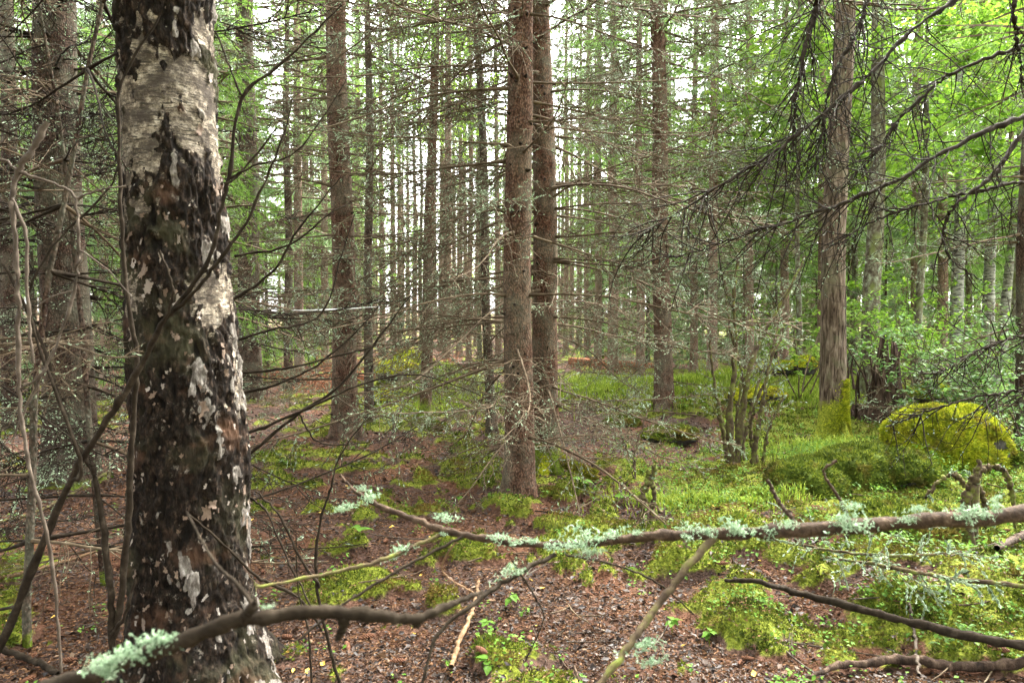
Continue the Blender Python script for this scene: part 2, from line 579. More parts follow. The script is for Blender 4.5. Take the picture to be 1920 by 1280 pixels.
M['dead_twig'] = simple('dead_spruce_twig', [(0.3, (0.032, 0.022, 0.013)), (0.55, (0.09, 0.066, 0.041)), (0.8, (0.18, 0.148, 0.10))], 9, bump=0)
M['twig_lichen'] = simple('twig_lichen', [(0.25, (0.13, 0.17, 0.10)), (0.6, (0.26, 0.34, 0.22)), (0.9, (0.44, 0.54, 0.40))], 6, island=0.6, bump=0, rough=0.95, transl=0.25)
M['far_lichen'] = simple('far_twig_lichen', [(0.25, (0.16, 0.21, 0.10)), (0.6, (0.28, 0.36, 0.20)), (0.9, (0.42, 0.52, 0.34))], 6, island=0.6, bump=0, rough=0.95, transl=0.4)
M['dark_twig'] = simple('dark_wet_shade_twig', [(0.3, (0.007, 0.005, 0.003)), (0.55, (0.019, 0.014, 0.009)), (0.8, (0.052, 0.041, 0.029))], 25, (1, 1, 1), 0.9, 0.06, 1.0, 0.004)
M['grey_twig'] = simple('grey_twig', [(0.3, (0.028, 0.021, 0.015)), (0.55, (0.062, 0.048, 0.036)), (0.8, (0.14, 0.115, 0.09))], 25, rough=0.7, bump=0.5, bd=0.003)
M['tan_twig'] = simple('tan_stick', [(0.3, (0.05, 0.03, 0.015)), (0.55, (0.15, 0.092, 0.05)), (0.8, (0.28, 0.19, 0.115))], 25, rough=0.7, bump=0.5, bd=0.003)
M['mossy_twig'] = simple('mossy_twig', [(0.36, (0.03, 0.02, 0.013)), (0.5, (0.065, 0.05, 0.026)), (0.64, (0.09, 0.105, 0.02)), (0.8, (0.22, 0.26, 0.13))], 16, rough=0.9, bump=0.8, bd=0.006)
M['fore_branch'] = simple('branch_bark', [(0.3, (0.014, 0.009, 0.006)), (0.5, (0.034, 0.022, 0.014)), (0.65, (0.075, 0.050, 0.033)), (0.8, (0.15, 0.12, 0.085))], 55, rough=0.8, bump=1.0, bd=0.006)
M['beard_lichen'] = simple('leafy_lichen', [(0.25, (0.13, 0.22, 0.12)), (0.55, (0.25, 0.34, 0.22)), (0.85, (0.42, 0.51, 0.38))], 60, island=0.6, bump=0, rough=0.95, transl=0.3)
M['needles'] = simple('spruce_needles', [(0.2, (0.05, 0.11, 0.018)), (0.5, (0.13, 0.235, 0.042)), (0.8, (0.25, 0.38, 0.09))], 1.2, island=0.45, bump=0, rough=0.7, spec=0.12, transl=0.5)
M['needles_lichen'] = simple('lichened_needles', [(0.2, (0.065, 0.11, 0.040)), (0.5, (0.15, 0.235, 0.095)), (0.8, (0.29, 0.40, 0.20))], 1.2, island=0.55, bump=0, rough=0.8, transl=0.40)
M['needles_bright'] = simple('young_needles', [(0.2, (0.04, 0.085, 0.012)), (0.5, (0.09, 0.17, 0.025)), (0.8, (0.17, 0.27, 0.05))], 1.5, island=0.5, bump=0, rough=0.6, transl=0.5)
M['needles_red'] = simple('dead_red_needles', [(0.2, (0.10, 0.035, 0.018)), (0.5, (0.24, 0.09, 0.045)), (0.8, (0.36, 0.17, 0.10))], 2, island=0.6, bump=0, transl=0.3)
M['leaf'] = simple('broad_leaf', [(0.2, (0.065, 0.14, 0.012)), (0.5, (0.145, 0.28, 0.026)), (0.8, (0.28, 0.43, 0.05))], 0.9, island=0.5, bump=0, rough=0.5, spec=0.15, transl=0.55)
M['leaf_yellow'] = simple('yellow_green_leaf', [(0.2, (0.065, 0.125, 0.014)), (0.5, (0.135, 0.235, 0.028)), (0.8, (0.25, 0.34, 0.06))], 0.9, island=0.5, bump=0, rough=0.5, spec=0.15, transl=0.55)
M['leaf_blue'] = simple('glossy_leaf', [(0.2, (0.045, 0.11, 0.02)), (0.5, (0.095, 0.20, 0.04)), (0.8, (0.19, 0.31, 0.08))], 0.9, island=0.5, bump=0, rough=0.4, spec=0.35, transl=0.45)
M['bilberry'] = simple('bilberry_leaf', [(0.2, (0.03, 0.075, 0.008)), (0.5, (0.07, 0.145, 0.016)), (0.8, (0.15, 0.24, 0.03))], 2.5, island=0.5, bump=0, rough=0.6, transl=0.4)
M['herb'] = simple('herb_leaf', [(0.2, (0.035, 0.085, 0.010)), (0.5, (0.075, 0.16, 0.020)), (0.85, (0.16, 0.28, 0.045))], 1.5, island=0.5, bump=0, rough=0.5, transl=0.4)
M['grass'] = simple('grass_blade', [(0.2, (0.065, 0.11, 0.010)), (0.5, (0.15, 0.215, 0.02)), (0.85, (0.30, 0.35, 0.05))], 1.5, island=0.5, bump=0, rough=0.6, transl=0.4)

def moss_mat(name, stops, big):
    k = NT(name)
    v = k.pos((1, 1, 1))
    n = k.noise(v, 5, 4, 0.65)
    f = k.math('ADD', k.math('MULTIPLY', n, 0.6), k.math('MULTIPLY', k.island(), 0.4))
    c = k.ramp(f, stops)
    c = k.mix(k.ramp(k.noise(v, big, 5, 0.7), [(0.50, 0.0), (0.62, 0.75)]), c, (0.13, 0.075, 0.02))
    c = k.mix(k.ramp(k.noise(v, big * 1.7, 5, 0.7, 0.5), [(0.50, 0.0), (0.62, 0.8)]), c, tuple(x * .8 for x in stops[0][1]))
    k.color(c)
    k.rough(0.95, 0.15)
    k.translucent(c, 0.30)
    return k.m
M['moss'] = moss_mat('moss', [(0.25, (0.020, 0.034, 0.004)), (0.5, (0.066, 0.094, 0.010)), (0.75, (0.18, 0.205, 0.022))], 2.4)
M['moss_bright'] = moss_mat('bright_moss', [(0.25, (0.085, 0.12, 0.008)), (0.5, (0.26, 0.30, 0.014)), (0.75, (0.52, 0.50, 0.03))], 3.0)

def stone_mat():
    k = NT('dark_stone')
    v = k.pos((1, 1, 1), rnd=7)
    n = k.noise(v, 9, 5, 0.7)
    c = k.ramp(n, [(0.3, (0.010, 0.009, 0.007)), (0.6, (0.038, 0.034, 0.027)), (0.8, (0.09, 0.088, 0.07))])
    g = k.node('ShaderNodeNewGeometry')
    z = k.node('ShaderNodeSeparateXYZ')
    k.link(g.outputs['Normal'], z.inputs[0])
    mk = k.math('ADD', k.math('MULTIPLY', z.outputs['Z'], 0.9), k.math('SUBTRACT', k.noise(v, 4, 4), 0.55))
    mc = k.ramp(k.noise(v, 30, 3), [(0.3, (0.03, 0.045, 0.005)), (0.6, (0.12, 0.15, 0.015)), (0.8, (0.25, 0.26, 0.03))])
    k.color(k.mix(k.ramp(mk, [(0.1, 0.0), (0.35, 1.0)]), c, mc))
    k.rough(0.85, 0.3)
    k.bump(n, 0.8, 0.03)
    return k.m
M['stone'] = stone_mat()

def ground_mat():
    k = NT('forest_floor')
    v = k.pos((1, 1, 1))
    ms = k.attr('moss')
    n = k.noise(v, 26, 6, 0.72)
    cells = k.voro(v, 48, 'F1', 'Color')
    soil = k.ramp(n, [(0.28, (0.012, 0.008, 0.006)), (0.47, (0.042, 0.025, 0.018)), (0.6, (0.085, 0.048, 0.032)), (0.78, (0.16, 0.10, 0.075))])
    litter = k.ramp(k.noise(cells, 3.0, 1), [(0.3, (0.02, 0.012, 0.009)), (0.55, (0.065, 0.037, 0.027)), (0.8, (0.13, 0.085, 0.066))])
    soil = k.mix(0.5, soil, litter)
    soil = k.mix(k.ramp(k.noise(v, .9, 5, 0.6), [(0.45, 0.0), (0.6, 0.55)]), soil, (0.022, 0.015, 0.012))
    soil = k.mix(k.ramp(k.noise(v, 1.3, 4, 0.6), [(0.46, 0.0), (0.62, 0.6)]), soil, (0.10, 0.042, 0.02))
    g = k.ramp(k.noise(v, 55, 5, 0.75), [(0.3, (0.022, 0.030, 0.004)), (0.5, (0.085, 0.105, 0.010)), (0.72, (0.19, 0.20, 0.024))])
    mk = k.math('ADD', ms, k.math('MULTIPLY', k.math('SUBTRACT', k.noise(v, 11, 5, 0.7), 0.5), 1.3))
    k.color(k.mix(k.ramp(mk, [(0.36, 0.0), (0.62, 0.95)]), soil, g))
    k.rough(0.95, 0.08)
    k.bump(k.mix(0.4, n, k.voro(v, 48)), 1.0, 0.025)
    return k.m
M['ground'] = ground_mat()

def litter_mat():
    k = NT('leaf_litter')
    r = k.island()
    c = k.ramp(r, [(0.0, (0.010, 0.006, 0.005)), (0.35, (0.014, 0.009, 0.006)), (0.62, (0.030, 0.018, 0.011)), (0.84, (0.050, 0.034, 0.025)), (0.96, (0.085, 0.044, 0.020)), (1.0, (0.16, 0.115, 0.075))])
    k.color(c)
    k.rough(0.55, 0.2)
    return k.m
M['litter'] = litter_mat()
M['needle_litter'] = simple('needle_litter', [(0.2, (0.03, 0.014, 0.006)), (0.5, (0.088, 0.041, 0.018)), (0.85, (0.18, 0.10, 0.052))], 3, island=0.7, bump=0, rough=0.7)
M['cone'] = simple('spruce_cone', [(0.3, (0.04, 0.018, 0.010)), (0.55, (0.11, 0.05, 0.028)), (0.8, (0.22, 0.12, 0.07))], 90, rough=0.7, bump=0.5, bd=0.004)
M['yellow_leaf'] = simple('fallen_yellow_leaf', [(0.2, (0.45, 0.27, 0.04)), (0.5, (0.60, 0.42, 0.09)), (0.85, (0.66, 0.55, 0.28))], 30, bump=0, rough=0.6, transl=0.25)
M['rot_wood'] = simple('rotten_wood', [(0.3, (0.010, 0.007, 0.005)), (0.5, (0.036, 0.023, 0.016)), (0.65, (0.085, 0.058, 0.04)), (0.8, (0.17, 0.13, 0.095))], 22, (1, 1, 0.15), bump=1.0, bd=0.02)
M['red_log'] = simple('red_rotten_log', [(0.3, (0.10, 0.035, 0.02)), (0.55, (0.28, 0.11, 0.06)), (0.8, (0.42, 0.24, 0.15))], 14, (1, 1, 1), bump=0.8, bd=0.02)
M['silk'] = simple('spider_silk', [(0.3, (0.6, 0.6, 0.6)), (0.7, (0.8, 0.8, 0.8))], 30, bump=0, rough=0.5, transl=0.3)

rng = np.random.default_rng(7)

# ------------------------------------------------------------------ ground sheet
def sinh_axis(n, c, ext):
    b = 1.0
    for _ in range(60):                       # a*b*2/n = c ; a*sinh(b) = ext
        a = c * n / 2 / b
        b = math.asinh(ext / a)
    u = np.linspace(-1, 1, n + 1)
    return a * np.sinh(b * u)
gx = sinh_axis(310, 0.036, 420)
gy_ = sinh_axis(330, 0.036, 470) + 5.2
X, Y = np.meshgrid(gx, gy_, indexing='xy')
Z = gz(X, Y)
nx, ny = len(gx), len(gy_)
idx = np.arange(nx * ny).reshape(ny, nx)
b = MB()
b.add(xyz(X, Y, Z), np.stack([idx[:-1, :-1], idx[:-1, 1:], idx[1:, 1:], idx[1:, :-1]], -1).reshape(-1, 4))
me = b.mesh('ground', M['ground'])
setattr_f(me, 'moss', moss_at(X, Y))
ground = obj('ground', me)
ground['kind'] = 'structure'
ground['label'] = 'brown needle and leaf strewn forest floor with green moss patches'

# ------------------------------------------------------------------ dead spruce branches (shared shapes)
def dead_branch(r, L, lich=1.0, elev=0.0, thick=1.0):
    b = MB()
    K = 14
    d = np.array([[1, 0, elev]])
    P = np.empty((1, K, 3))
    P[0, 0] = 0
    dv = norm(d)[0]
    sag = r.uniform(-0.05, 0.02)
    for k in range(1, K):
        t = k / (K - 1)
        dv = norm(dv + np.array([0, 0, sag if t < 0.55 else 0.035]) + r.normal(size=3) * np.array([0.02, 0.05, 0.03]))
        P[0, k] = P[0, k - 1] + dv * L / (K - 1)
    R = np.linspace(0.0072, 0.0026, K)[None] * (0.7 + 0.35 * L) * thick
    R[0, 0] *= 1.7
    b.tubes(P, R, 5)
    n1 = max(6, int(L * 13))
    t1 = np.sort(r.uniform(0.12, 0.99, n1))
    p1, T1 = along(P, np.zeros(n1, int), t1)
    side = np.where(np.arange(n1) % 2, 1.0, -1.0) * r.uniform(0.5, 1.3, n1)
    D1 = norm(T1 * r.uniform(0.5, 1.1, n1)[:, None] + np.stack([0 * side, side, r.normal(size=n1) * 0.35 - 0.1], -1))
    L1 = (0.12 + 0.30 * L * (1 - 0.75 * t1)) * r.uniform(0.35, 1.05, n1)
    P1 = walk(r, p1, D1, L1, 5, 0.16, (0.05, 0, -0.01))
    b.tubes(P1, np.linspace(0.0040, 0.0021, 5)[None] * np.ones((n1, 1)) * thick, 3)
    n2 = int(n1 * 3.2)
    i2 = r.integers(0, n1, n2)
    t2 = r.uniform(0.2, 0.95, n2)
    p2, T2 = along(P1, i2, t2)
    D2 = norm(T2 * 0.8 + perp(r, T2) * np.array([1, 1, 0.7]) + np.array([0, 0, -0.1]))
    P2 = walk(r, p2, D2, L1[i2] * r.uniform(0.2, 0.55, n2), 4, 0.2)
    b.tubes(P2, np.linspace(0.0030, 0.0018, 4)[None] * np.ones((n2, 1)) * thick, 3)
    nl = int(70 * lich * L)
    if nl:
        i = r.integers(0, n2, nl)
        q, T = along(P2, i, r.uniform(0, 1, nl))
        j = r.integers(0, n1, nl // 2)
        q2, Tq = along(P1, j, r.uniform(0, 1, nl // 2))
        q, T = np.vstack([q, q2]), np.vstack([T, Tq])
        n = len(q)
        u = perp(r, T)
        w = perp(r, T)
        s = r.uniform(0.007, 0.018, n)[:, None]
        b.tris(np.stack([q - T * s, q + T * s, q + u * s * .55 + T * s * r.normal(size=(n, 1)) * .6], 1), 1)
        b.tris(np.stack([q - T * s, q + T * s * 0.6, q + w * s * .5], 1), 1)
    return b.mesh('dead_branch', [M['dead_twig'], M['twig_lichen']])

r = np.random.default_rng(11)
DEAD = [dead_branch(r, L, lich, e) for L, lich, e in
        [(1.0, .6, .05), (1.2, .8, -.1), (1.4, .8, 0), (1.5, .8, .1), (1.6, .8, -.15), (1.7, .9, .05), (1.8, .8, 0), (1.9, .8, -.1),
         (2.0, .9, .1), (2.1, .9, -.05), (2.3, .9, 0), (0.8, .6, .1), (0.7, .5, 0), (1.3, .8, .15)]]
DEAD_LICHEN = [dead_branch(r, L, 4.2, e) for L, e in [(1.3, .0), (1.6, -.05), (1.8, -.1), (2.0, .0), (2.2, -.1), (2.4, .05)]]

# snapped stubs that stay on trunks
def stub_mesh(r):
    b = MB()
    P = walk(r, [[0, 0, 0]], [[1, 0, .1]], 0.045, 4, 0.1)
    b.tubes(P, np.array([[0.016, 0.010, 0.008, 0.0005]]), 6)
    return b.mesh('branch_stub', M['dark_twig'])
STUBS = [stub_mesh(r) for _ in range(4)]

# ------------------------------------------------------------------ moss tufts
def moss_tris(r, p, n, h):
    k = len(p)
    a = perp(r, n)
    w = (h * r.uniform(.35, .8, k))[:, None]
    tip = p + norm(n + .55 * r.normal(size=(k, 3))) * (h * r.uniform(.6, 1.4, k))[:, None]
    return np.stack([p - a * w * .5, p + a * w * .5, tip], 1)

# ------------------------------------------------------------------ trunks
def trunk_mesh(r, name, H, r0, axis, mat, sides=22, fine=3.0, flare=0.22, rough=0.05, step=0.05, knots=True):
    """axis(z)->(x,y) local centre line; radius falls to the tip"""
    zz = np.concatenate([np.arange(-0.25, fine, step), np.linspace(fine, H, 26)])
    th = np.arange(sides) * 2 * math.pi / sides
    rad = r0 * (1 - np.clip(zz, 0, H) / H) ** 0.75 * 0.98 + 0.008
    ax = np.array([axis(z) for z in zz])
    fl = 1 + flare * np.exp(-np.clip(zz, -0.1, None) / 0.14) + 0.12 * np.exp(-np.clip(zz, 0, None) / 0.5)
    ph = r.uniform(0, 6.28)
    lob = 1 + (0.22 * np.cos(4 * th + ph) + 0.15 * np.cos(3 * th + 2 * ph))[None, :] * (np.exp(-np.clip(zz, 0, None) / 0.16))[:, None]
    C, S = np.cos(th), np.sin(th)
    RR = (rad * fl)[:, None] * lob
    sd = int(r.integers(0, 1000))
    P = xyz(C[None] * 2.2, S[None] * 2.2, zz[:, None] * 1.2)
    RR = RR * (1 + rough * fbm(P * 2.0, 3, sd) + rough * 0.5 * fbm(P * 9, 2, sd + 3))
    V = xyz(ax[:, :1] + RR * C, ax[:, 1:2] + RR * S, zz[:, None])
    n = len(zz)
    idx = np.arange(n * sides).reshape(n, sides)
    a, c = idx[:-1], idx[1:]
    b = MB()
    b.add(V, np.stack([a, np.roll(a, -1, 1), np.roll(c, -1, 1), c], -1).reshape(-1, 4))
    return b.mesh(name, mat), (lambda z: np.interp(z, zz, rad))

def spruce_crown(r, z0, z1, reach, axis, nb, ns, nm, mat, wood=True, low_droop=0.25, nl=0.055):
    b = MB()
    u = np.sort(r.uniform(0, 1, nb))
    z = z0 + (z1 - z0) * u
    az = r.uniform(0, 6.283, nb)
    L = reach * (1 - u) ** 0.8 * r.uniform(0.6, 1.1, nb) + 0.25
    st = np.array([[*axis(q), q] for q in z])
    D = xyz(np.cos(az), np.sin(az), 0.15 - low_droop * (1 - u))
    P = walk(r, st, D, L, 7, 0.06, (0, 0, -0.03))
    if wood:
        b.tubes(P, np.linspace(0.016, 0.004, 7)[None] * (0.5 + L / 2)[:, None], 3, 1)
    N = nb * ns
    i = np.repeat(np.arange(nb), ns)
    t = r.uniform(0.15, 1, N) ** 0.8
    p, T = along(P, i, t)
    sd = np.cross(T, np.array([0, 0, 1.0])) * np.where(r.random(N) < .5, -1, 1)[:, None]
    D1 = norm(T * 0.6 + sd * r.uniform(0.3, 1, N)[:, None] + np.array([0, 0, -0.45]) + 0.2 * r.normal(size=(N, 3)))
    l1 = (0.15 + 0.22 * L[i] * (1.15 - t)) * r.uniform(0.5, 1.2, N)
    P1 = walk(r, p, D1, l1, 4, 0.1, (0, 0, -0.16))
    K = N * nm
    j = np.repeat(np.arange(N), nm)
    q, Tq = along(P1, j, r.uniform(0, 1, K))
    nd = norm(Tq * 0.9 + perp(r, Tq) * r.uniform(0.3, 0.9, K)[:, None])
    w = perp(r, nd) * (nl * 0.075 * r.uniform(0.6, 1.4, K))[:, None]
    ln = nl * r.uniform(0.6, 1.5, K)[:, None]
    b.tris(np.stack([q - w, q + w, q + nd * ln], 1), 0)
    return b.mesh('spruce_crown', [mat, M['dead_twig']], smooth=False)

def straight(z):
    return (0.0, 0.0)

def darken_for_shade(o):  # shade of the dim left side put into the twig colour
    o.material_slots[0].link = 'OBJECT'
    o.material_slots[0].material = M['dark_twig']

SPRUCES = []
def near_spruce(label, px, d, w, lean, mat, H=17.0, nbr=46, lich=0.3, z0=0.5, z1=5.6, crown=5.5, seed=0, reach=2.2, lens=(0, 14), stubs=20, fine=4.2, dark=False, name='spruce_tree', keep=None, crown_mat='needles', group=None):
    """lean: pixels the trunk shifts to the right between base and picture top"""
    r = np.random.default_rng(100 + seed)
    base = on_ground(px, d)
    r0 = w * d / FPX / 2
    htop = CAM_H + 600 / FPX * d
    k = lean * d / FPX / htop
    wob = r.uniform(-1, 1, 4)
    def axis(z):
        return (k * z + 0.02 * math.sin(z * 1.3 + wob[0] * 3) * min(1, z / 2), 0.015 * wob[1] * z + 0.02 * math.sin(z * 1.1 + wob[2] * 3))
    t = thing(name, label, 'spruce', base, 0, group)
    me, rad = trunk_mesh(r, 'trunk', H, r0 * 1.04, axis, M[mat], sides=26, fine=fine)
    obj('trunk', me, t)
    # whorls of dead branches
    z = z0
    n = 0
    while n < nbr and z < z1:
        for _ in range(int(r.integers(3, 6))):
            a = r.uniform(0, 6.283)
            zb = z + r.normal() * 0.05
            if keep and not keep(a, zb):
                continue
            src = DEAD_LICHEN if r.random() < lich else DEAD[lens[0]:lens[1]]
            m = src[int(r.integers(0, len(src)))]
            cx, cy = axis(zb)
            rr = float(rad(zb)) * 0.9
            s = r.uniform(0.85, 1.45) * (0.75 + 0.25 * min(1, zb / 2))
            tilt = r.normal() * 0.10 - 0.10 * max(0, 1 - zb / 2.5)
            o = obj('branch', m, t, (cx + rr * math.cos(a), cy + rr * math.sin(a), zb), (r.uniform(-.5, .5), -tilt, a), s)
            if dark:
                darken_for_shade(o)
            n += 1
        z += (z1 - z0) / max(4, nbr / 4.0) * r.uniform(0.7, 1.3)
    for _ in range(stubs):
        a = r.uniform(math.pi, 2 * math.pi) if r.random() < .8 else r.uniform(0, 6.28)
        zb = r.uniform(0.25, 4.2)
        cx, cy = axis(zb)
        rr = float(rad(zb)) * (0.97 if zb > .5 else 1.05)
        obj('branch_stub', STUBS[int(r.integers(0, 4))], t, (cx + rr * math.cos(a), cy + rr * math.sin(a), zb), (r.uniform(0, 6), r.normal() * .3, a), r.uniform(.6, 1.2))
    cm = spruce_crown(r, crown, H + 0.2, reach, axis, 76, 20, 9, M[crown_mat], nl=0.07)
    obj('crown', cm, t)
    SPRUCES.append((base, r0))
    return t

near_spruce('reddish spruce trunk in front of its twin, knots and a few bare branches', 975, 6.4, 51, -4, 'spruce', seed=1, nbr=60, lich=.15, stubs=34, lens=(0, 14))
SPR = near_spruce('spruce behind the knotty reddish trunk, mossy root spreading from its foot', 1026, 7.75, 46, -14, 'spruce_mossy', seed=2, nbr=110, lich=.55, stubs=20, lens=(3, 11))
TWIN = SPR
rr_ = np.random.default_rng(88)
for (dx, dy, L_, w_) in ((.30, -.16, .55, .06), (-.05, -.28, .35, .05)):
    b = MB()
    P_ = np.array([[0, 0, .16], [dx * .35, dy * .35, .13], [dx * .8, dy * .8, .05], [dx * 1.3, dy * 1.3, .0], [dx * 1.7, dy * 1.6, -.05]])
    P_ = smooth_line(P_, 16)
    b.tubes(P_[None], np.linspace(w_ * 1.3, w_ * .5, 16)[None], 10)
    q, T = along(P_[None], np.zeros(2500, int), rr_.uniform(0.1, .95, 2500))
    u = norm(perp(rr_, T) + np.array([0, 0, .7]))
    b.tris(moss_tris(rr_, q + u * np.interp(rr_.uniform(0, 1, 2500), [0, 1], [w_, w_ * .8])[:, None], u, np.full(2500, .025)), 1)
    ro = obj('root', b.mesh('root', [M['moss'], M['moss_bright']]), TWIN)
    ro['label'] = 'moss-covered root'
near_spruce('thick reddish spruce standing beside a much thinner stem, brown needle mound at foot', 648, 9.9, 44, -12, 'spruce', seed=3, nbr=66, lich=.2, z1=7)
near_spruce('thin straight spruce stem close beside the thick reddish spruce', 691, 11.4, 16, 2, 'spruce_dark', seed=4, nbr=26, lich=.2, H=12, z1=7, reach=1.2, lens=(0, 4), stubs=8)
near_spruce('thin brown spruce leaning away from the thick reddish spruce, moss at its foot', 797, 11.7, 20, 20, 'spruce_mossy', seed=5, nbr=42, lich=.25, H=13, z1=7.5, reach=1.3, lens=(0, 8), stubs=10)
near_spruce('very thin dark spruce stem leaning towards the mossy patch', 922, 9.9, 16, -28, 'spruce_dark', seed=6, nbr=26, lich=.2, H=11, z1=6.5, reach=1.2, lens=(0, 4), stubs=6)
near_spruce('brown spruce wrapped in pale lichen-hung twigs near the bare shrubs', 1246, 12.8, 33, -18, 'spruce', seed=7, nbr=116, lich=.75, z1=8, crown=6, reach=2.6, crown_mat='needles_lichen')
near_spruce('dark thick spruce trunk half hidden behind the old birch', 470, 14.2, 40, -5, 'spruce_dark', seed=8, nbr=76, lich=.35, z1=8, crown=5, reach=2.8, H=19)
near_spruce('dark spruce buried in tangled dead twigs beside the old birch', 128, 6.9, 84, -20, 'spruce_dark', seed=9, nbr=84, lich=.3, z0=.4, z1=5, crown=4.2, lens=(2, 11), reach=2.4, stubs=10, dark=True)
near_spruce('slim spruce stem behind the twig tangle, lichen on its branches', 18, 10.5, 30, 6, 'spruce_dark', seed=10, nbr=52, lich=.4, z1=6, crown=3.6, reach=2.2, H=14, dark=True)
near_spruce('grey-brown spruce beyond the lichen-hung spruce, twigs reaching the clearing', 1150, 19.5, 19, -2, 'spruce_far_haze', seed=12, nbr=64, lich=.7, z1=9, crown=7, reach=2.6, crown_mat='needles_lichen', stubs=0)
near_spruce('slim dark spruce between the old birch and the thick reddish spruce', 541, 16.0, 15, 3, 'spruce_dark', seed=13, nbr=38, lich=.35, H=13, z1=9, reach=1.8, crown=5, stubs=0)
near_spruce('dark narrow spruce stem beyond the leafy bush', 1920, 9.0, 22, -6, 'spruce_dark', seed=14, nbr=26, lich=.4, H=12, z1=6, reach=1.8, crown=3.6, stubs=4)

# ------------------------------------------------------------------ the crowd of far spruces (shared shapes)
r = np.random.default_rng(77)
FAR = []
for i in range(6):
    H = (19, 21, 18, 20, 22, 17)[i]
    wv = r.uniform(-1, 1, 2)
    ax = lambda z, w=wv: (0.012 * w[0] * z + 0.03 * math.sin(z * .6 + w[1] * 5), 0.012 * w[1] * z)
    tm, rad = trunk_mesh(r, 'trunk', H, 0.13, ax, M['spruce_far_haze'], sides=10, fine=1.0, step=0.12, rough=0.08)
    bw = MB()
    nb = 75
    zb = r.uniform(1.2, 11, nb)
    az = r.uniform(0, 6.283, nb)
    st = np.array([[*ax(q), q] for q in zb])
    Lb = r.uniform(0.5, 1.7, nb)
    P = walk(r, st, xyz(np.cos(az), np.sin(az), r.normal(size=nb) * 0.18 - .08), Lb, 6, 0.08, (0, 0, -0.01))
    bw.tubes(P, np.linspace(0.010, 0.004, 6)[None] * np.ones((nb, 1)), 3)
    n1 = nb * 9
    i1 = np.repeat(np.arange(nb), 9)
    p1, T1 = along(P, i1, r.uniform(.2, 1, n1))
    P1 = walk(r, p1, T1 + perp(r, T1) * np.array([1, 1, .5]), r.uniform(.15, .5, n1), 3, 0.15, (0, 0, -.03))
    bw.tubes(P1, np.linspace(0.0045, 0.0025, 3)[None] * np.ones((n1, 1)), 3)
    nl = n1 * 4
    q, T = along(P1, r.integers(0, n1, nl), r.uniform(0, 1, nl))
    u = perp(r, T)
    s = r.uniform(.02, .05, nl)[:, None]
    bw.tris(np.stack([q - T * s, q + T * s, q + u * s * .4], 1), 1)
    wm = bw.mesh('dead_branchwork', [M['dead_twig'], M['far_lichen']])
    cms = [spruce_crown(r, c0, H + .3, 2.6, ax, 132, 24, 12, M[mt], nl=0.115) for c0, mt in ((5.6, 'needles'), (3.4, 'needles_lichen' if i % 3 == 1 else 'needles'))]
    cms.append(spruce_crown(r, 10.5, H + .3, 1.8, ax, 80, 18, 10, M['needles_lichen' if i % 2 else 'needles_bright'], nl=0.11) if i < 4 else FAR[i - 4][2][2])
    FAR.append((tm, wm, cms))

def far_spruce(px, d, w, low, label, group, seed):
    r = np.random.default_rng(seed)
    tm, wm, cms = FAR[int(r.integers(0, 6))]
    base = on_ground(px, d)
    rad = w * d / FPX / 2
    s = rad / 0.13
    t = thing('spruce_tree', label, 'spruce', base, r.uniform(0, 6.28), group)
    sz = r.uniform(.85, 1.1)
    obj('trunk', tm, t, scale=(s, s, sz))
    b_ = r.uniform(.8, 1.1)
    q_ = b_ * (.65 if low == 'high' else 1)
    obj('dead_branchwork', wm, t, scale=(q_, q_, sz))
    obj('crown', cms[2 if low == 'high' else 1 if low else 0], t, scale=(b_, b_, sz))

taken = []
def free(x, y, dmin):
    return all((x - a) ** 2 + (y - c) ** 2 > dmin * dmin for a, c in taken)
GAPL = 'slender pale spruce trunk in the bright gap beyond the thin leaning spruce'
hand = [(717, 30, 10), (735, 44, 8), (750, 36, 9), (766, 52, 7), (778, 40, 9), (740, 24, 9), (828, 34, 11), (838, 22, 14), (852, 48, 8), (862, 30, 10),
        (872, 41, 8), (884, 55, 7), (893, 36, 8), (935, 28, 11), (942, 46, 8), (815, 46, 7), (705, 50, 7), (755, 60, 6), (845, 62, 6), (880, 26, 9),
        (1062, 30, 9), (1072, 40, 8), (1085, 34, 9), (1100, 26, 11), (1110, 46, 7), (1052, 48, 7)]
for k, (px, d, w) in enumerate(hand):
    p = on_ground(px, d)
    taken.append((p[0], p[1]))
    lb = GAPL if px < 1000 else 'slender pale spruce trunk seen past the mossy-rooted spruce'
    far_spruce(px, d, w * 1.15, 'high', lb, 'slender spruces in the bright gap' if px < 1000 else 'slender spruces past the twin trunks', 500 + k)
for k, (px, d) in enumerate([(1335, 16.5), (1405, 18.5), (1300, 21), (1470, 19), (1120, 22), (1200, 19), (560, 17.5), (300, 13), (610, 21), (1540, 18)]):
    p = on_ground(px, d)
    taken.append((p[0], p[1]))
    far_spruce(px, d, 17 * 18 / d, True, 'spruce with drooping grey-green boughs between the twin trunks and the aspen' if px > 1000 else 'spruce with low drooping boughs near the thick reddish spruce', 'spruces with low drooping boughs', 1700 + k)
r = np.random.default_rng(5)
cnt = 0
tries = 0
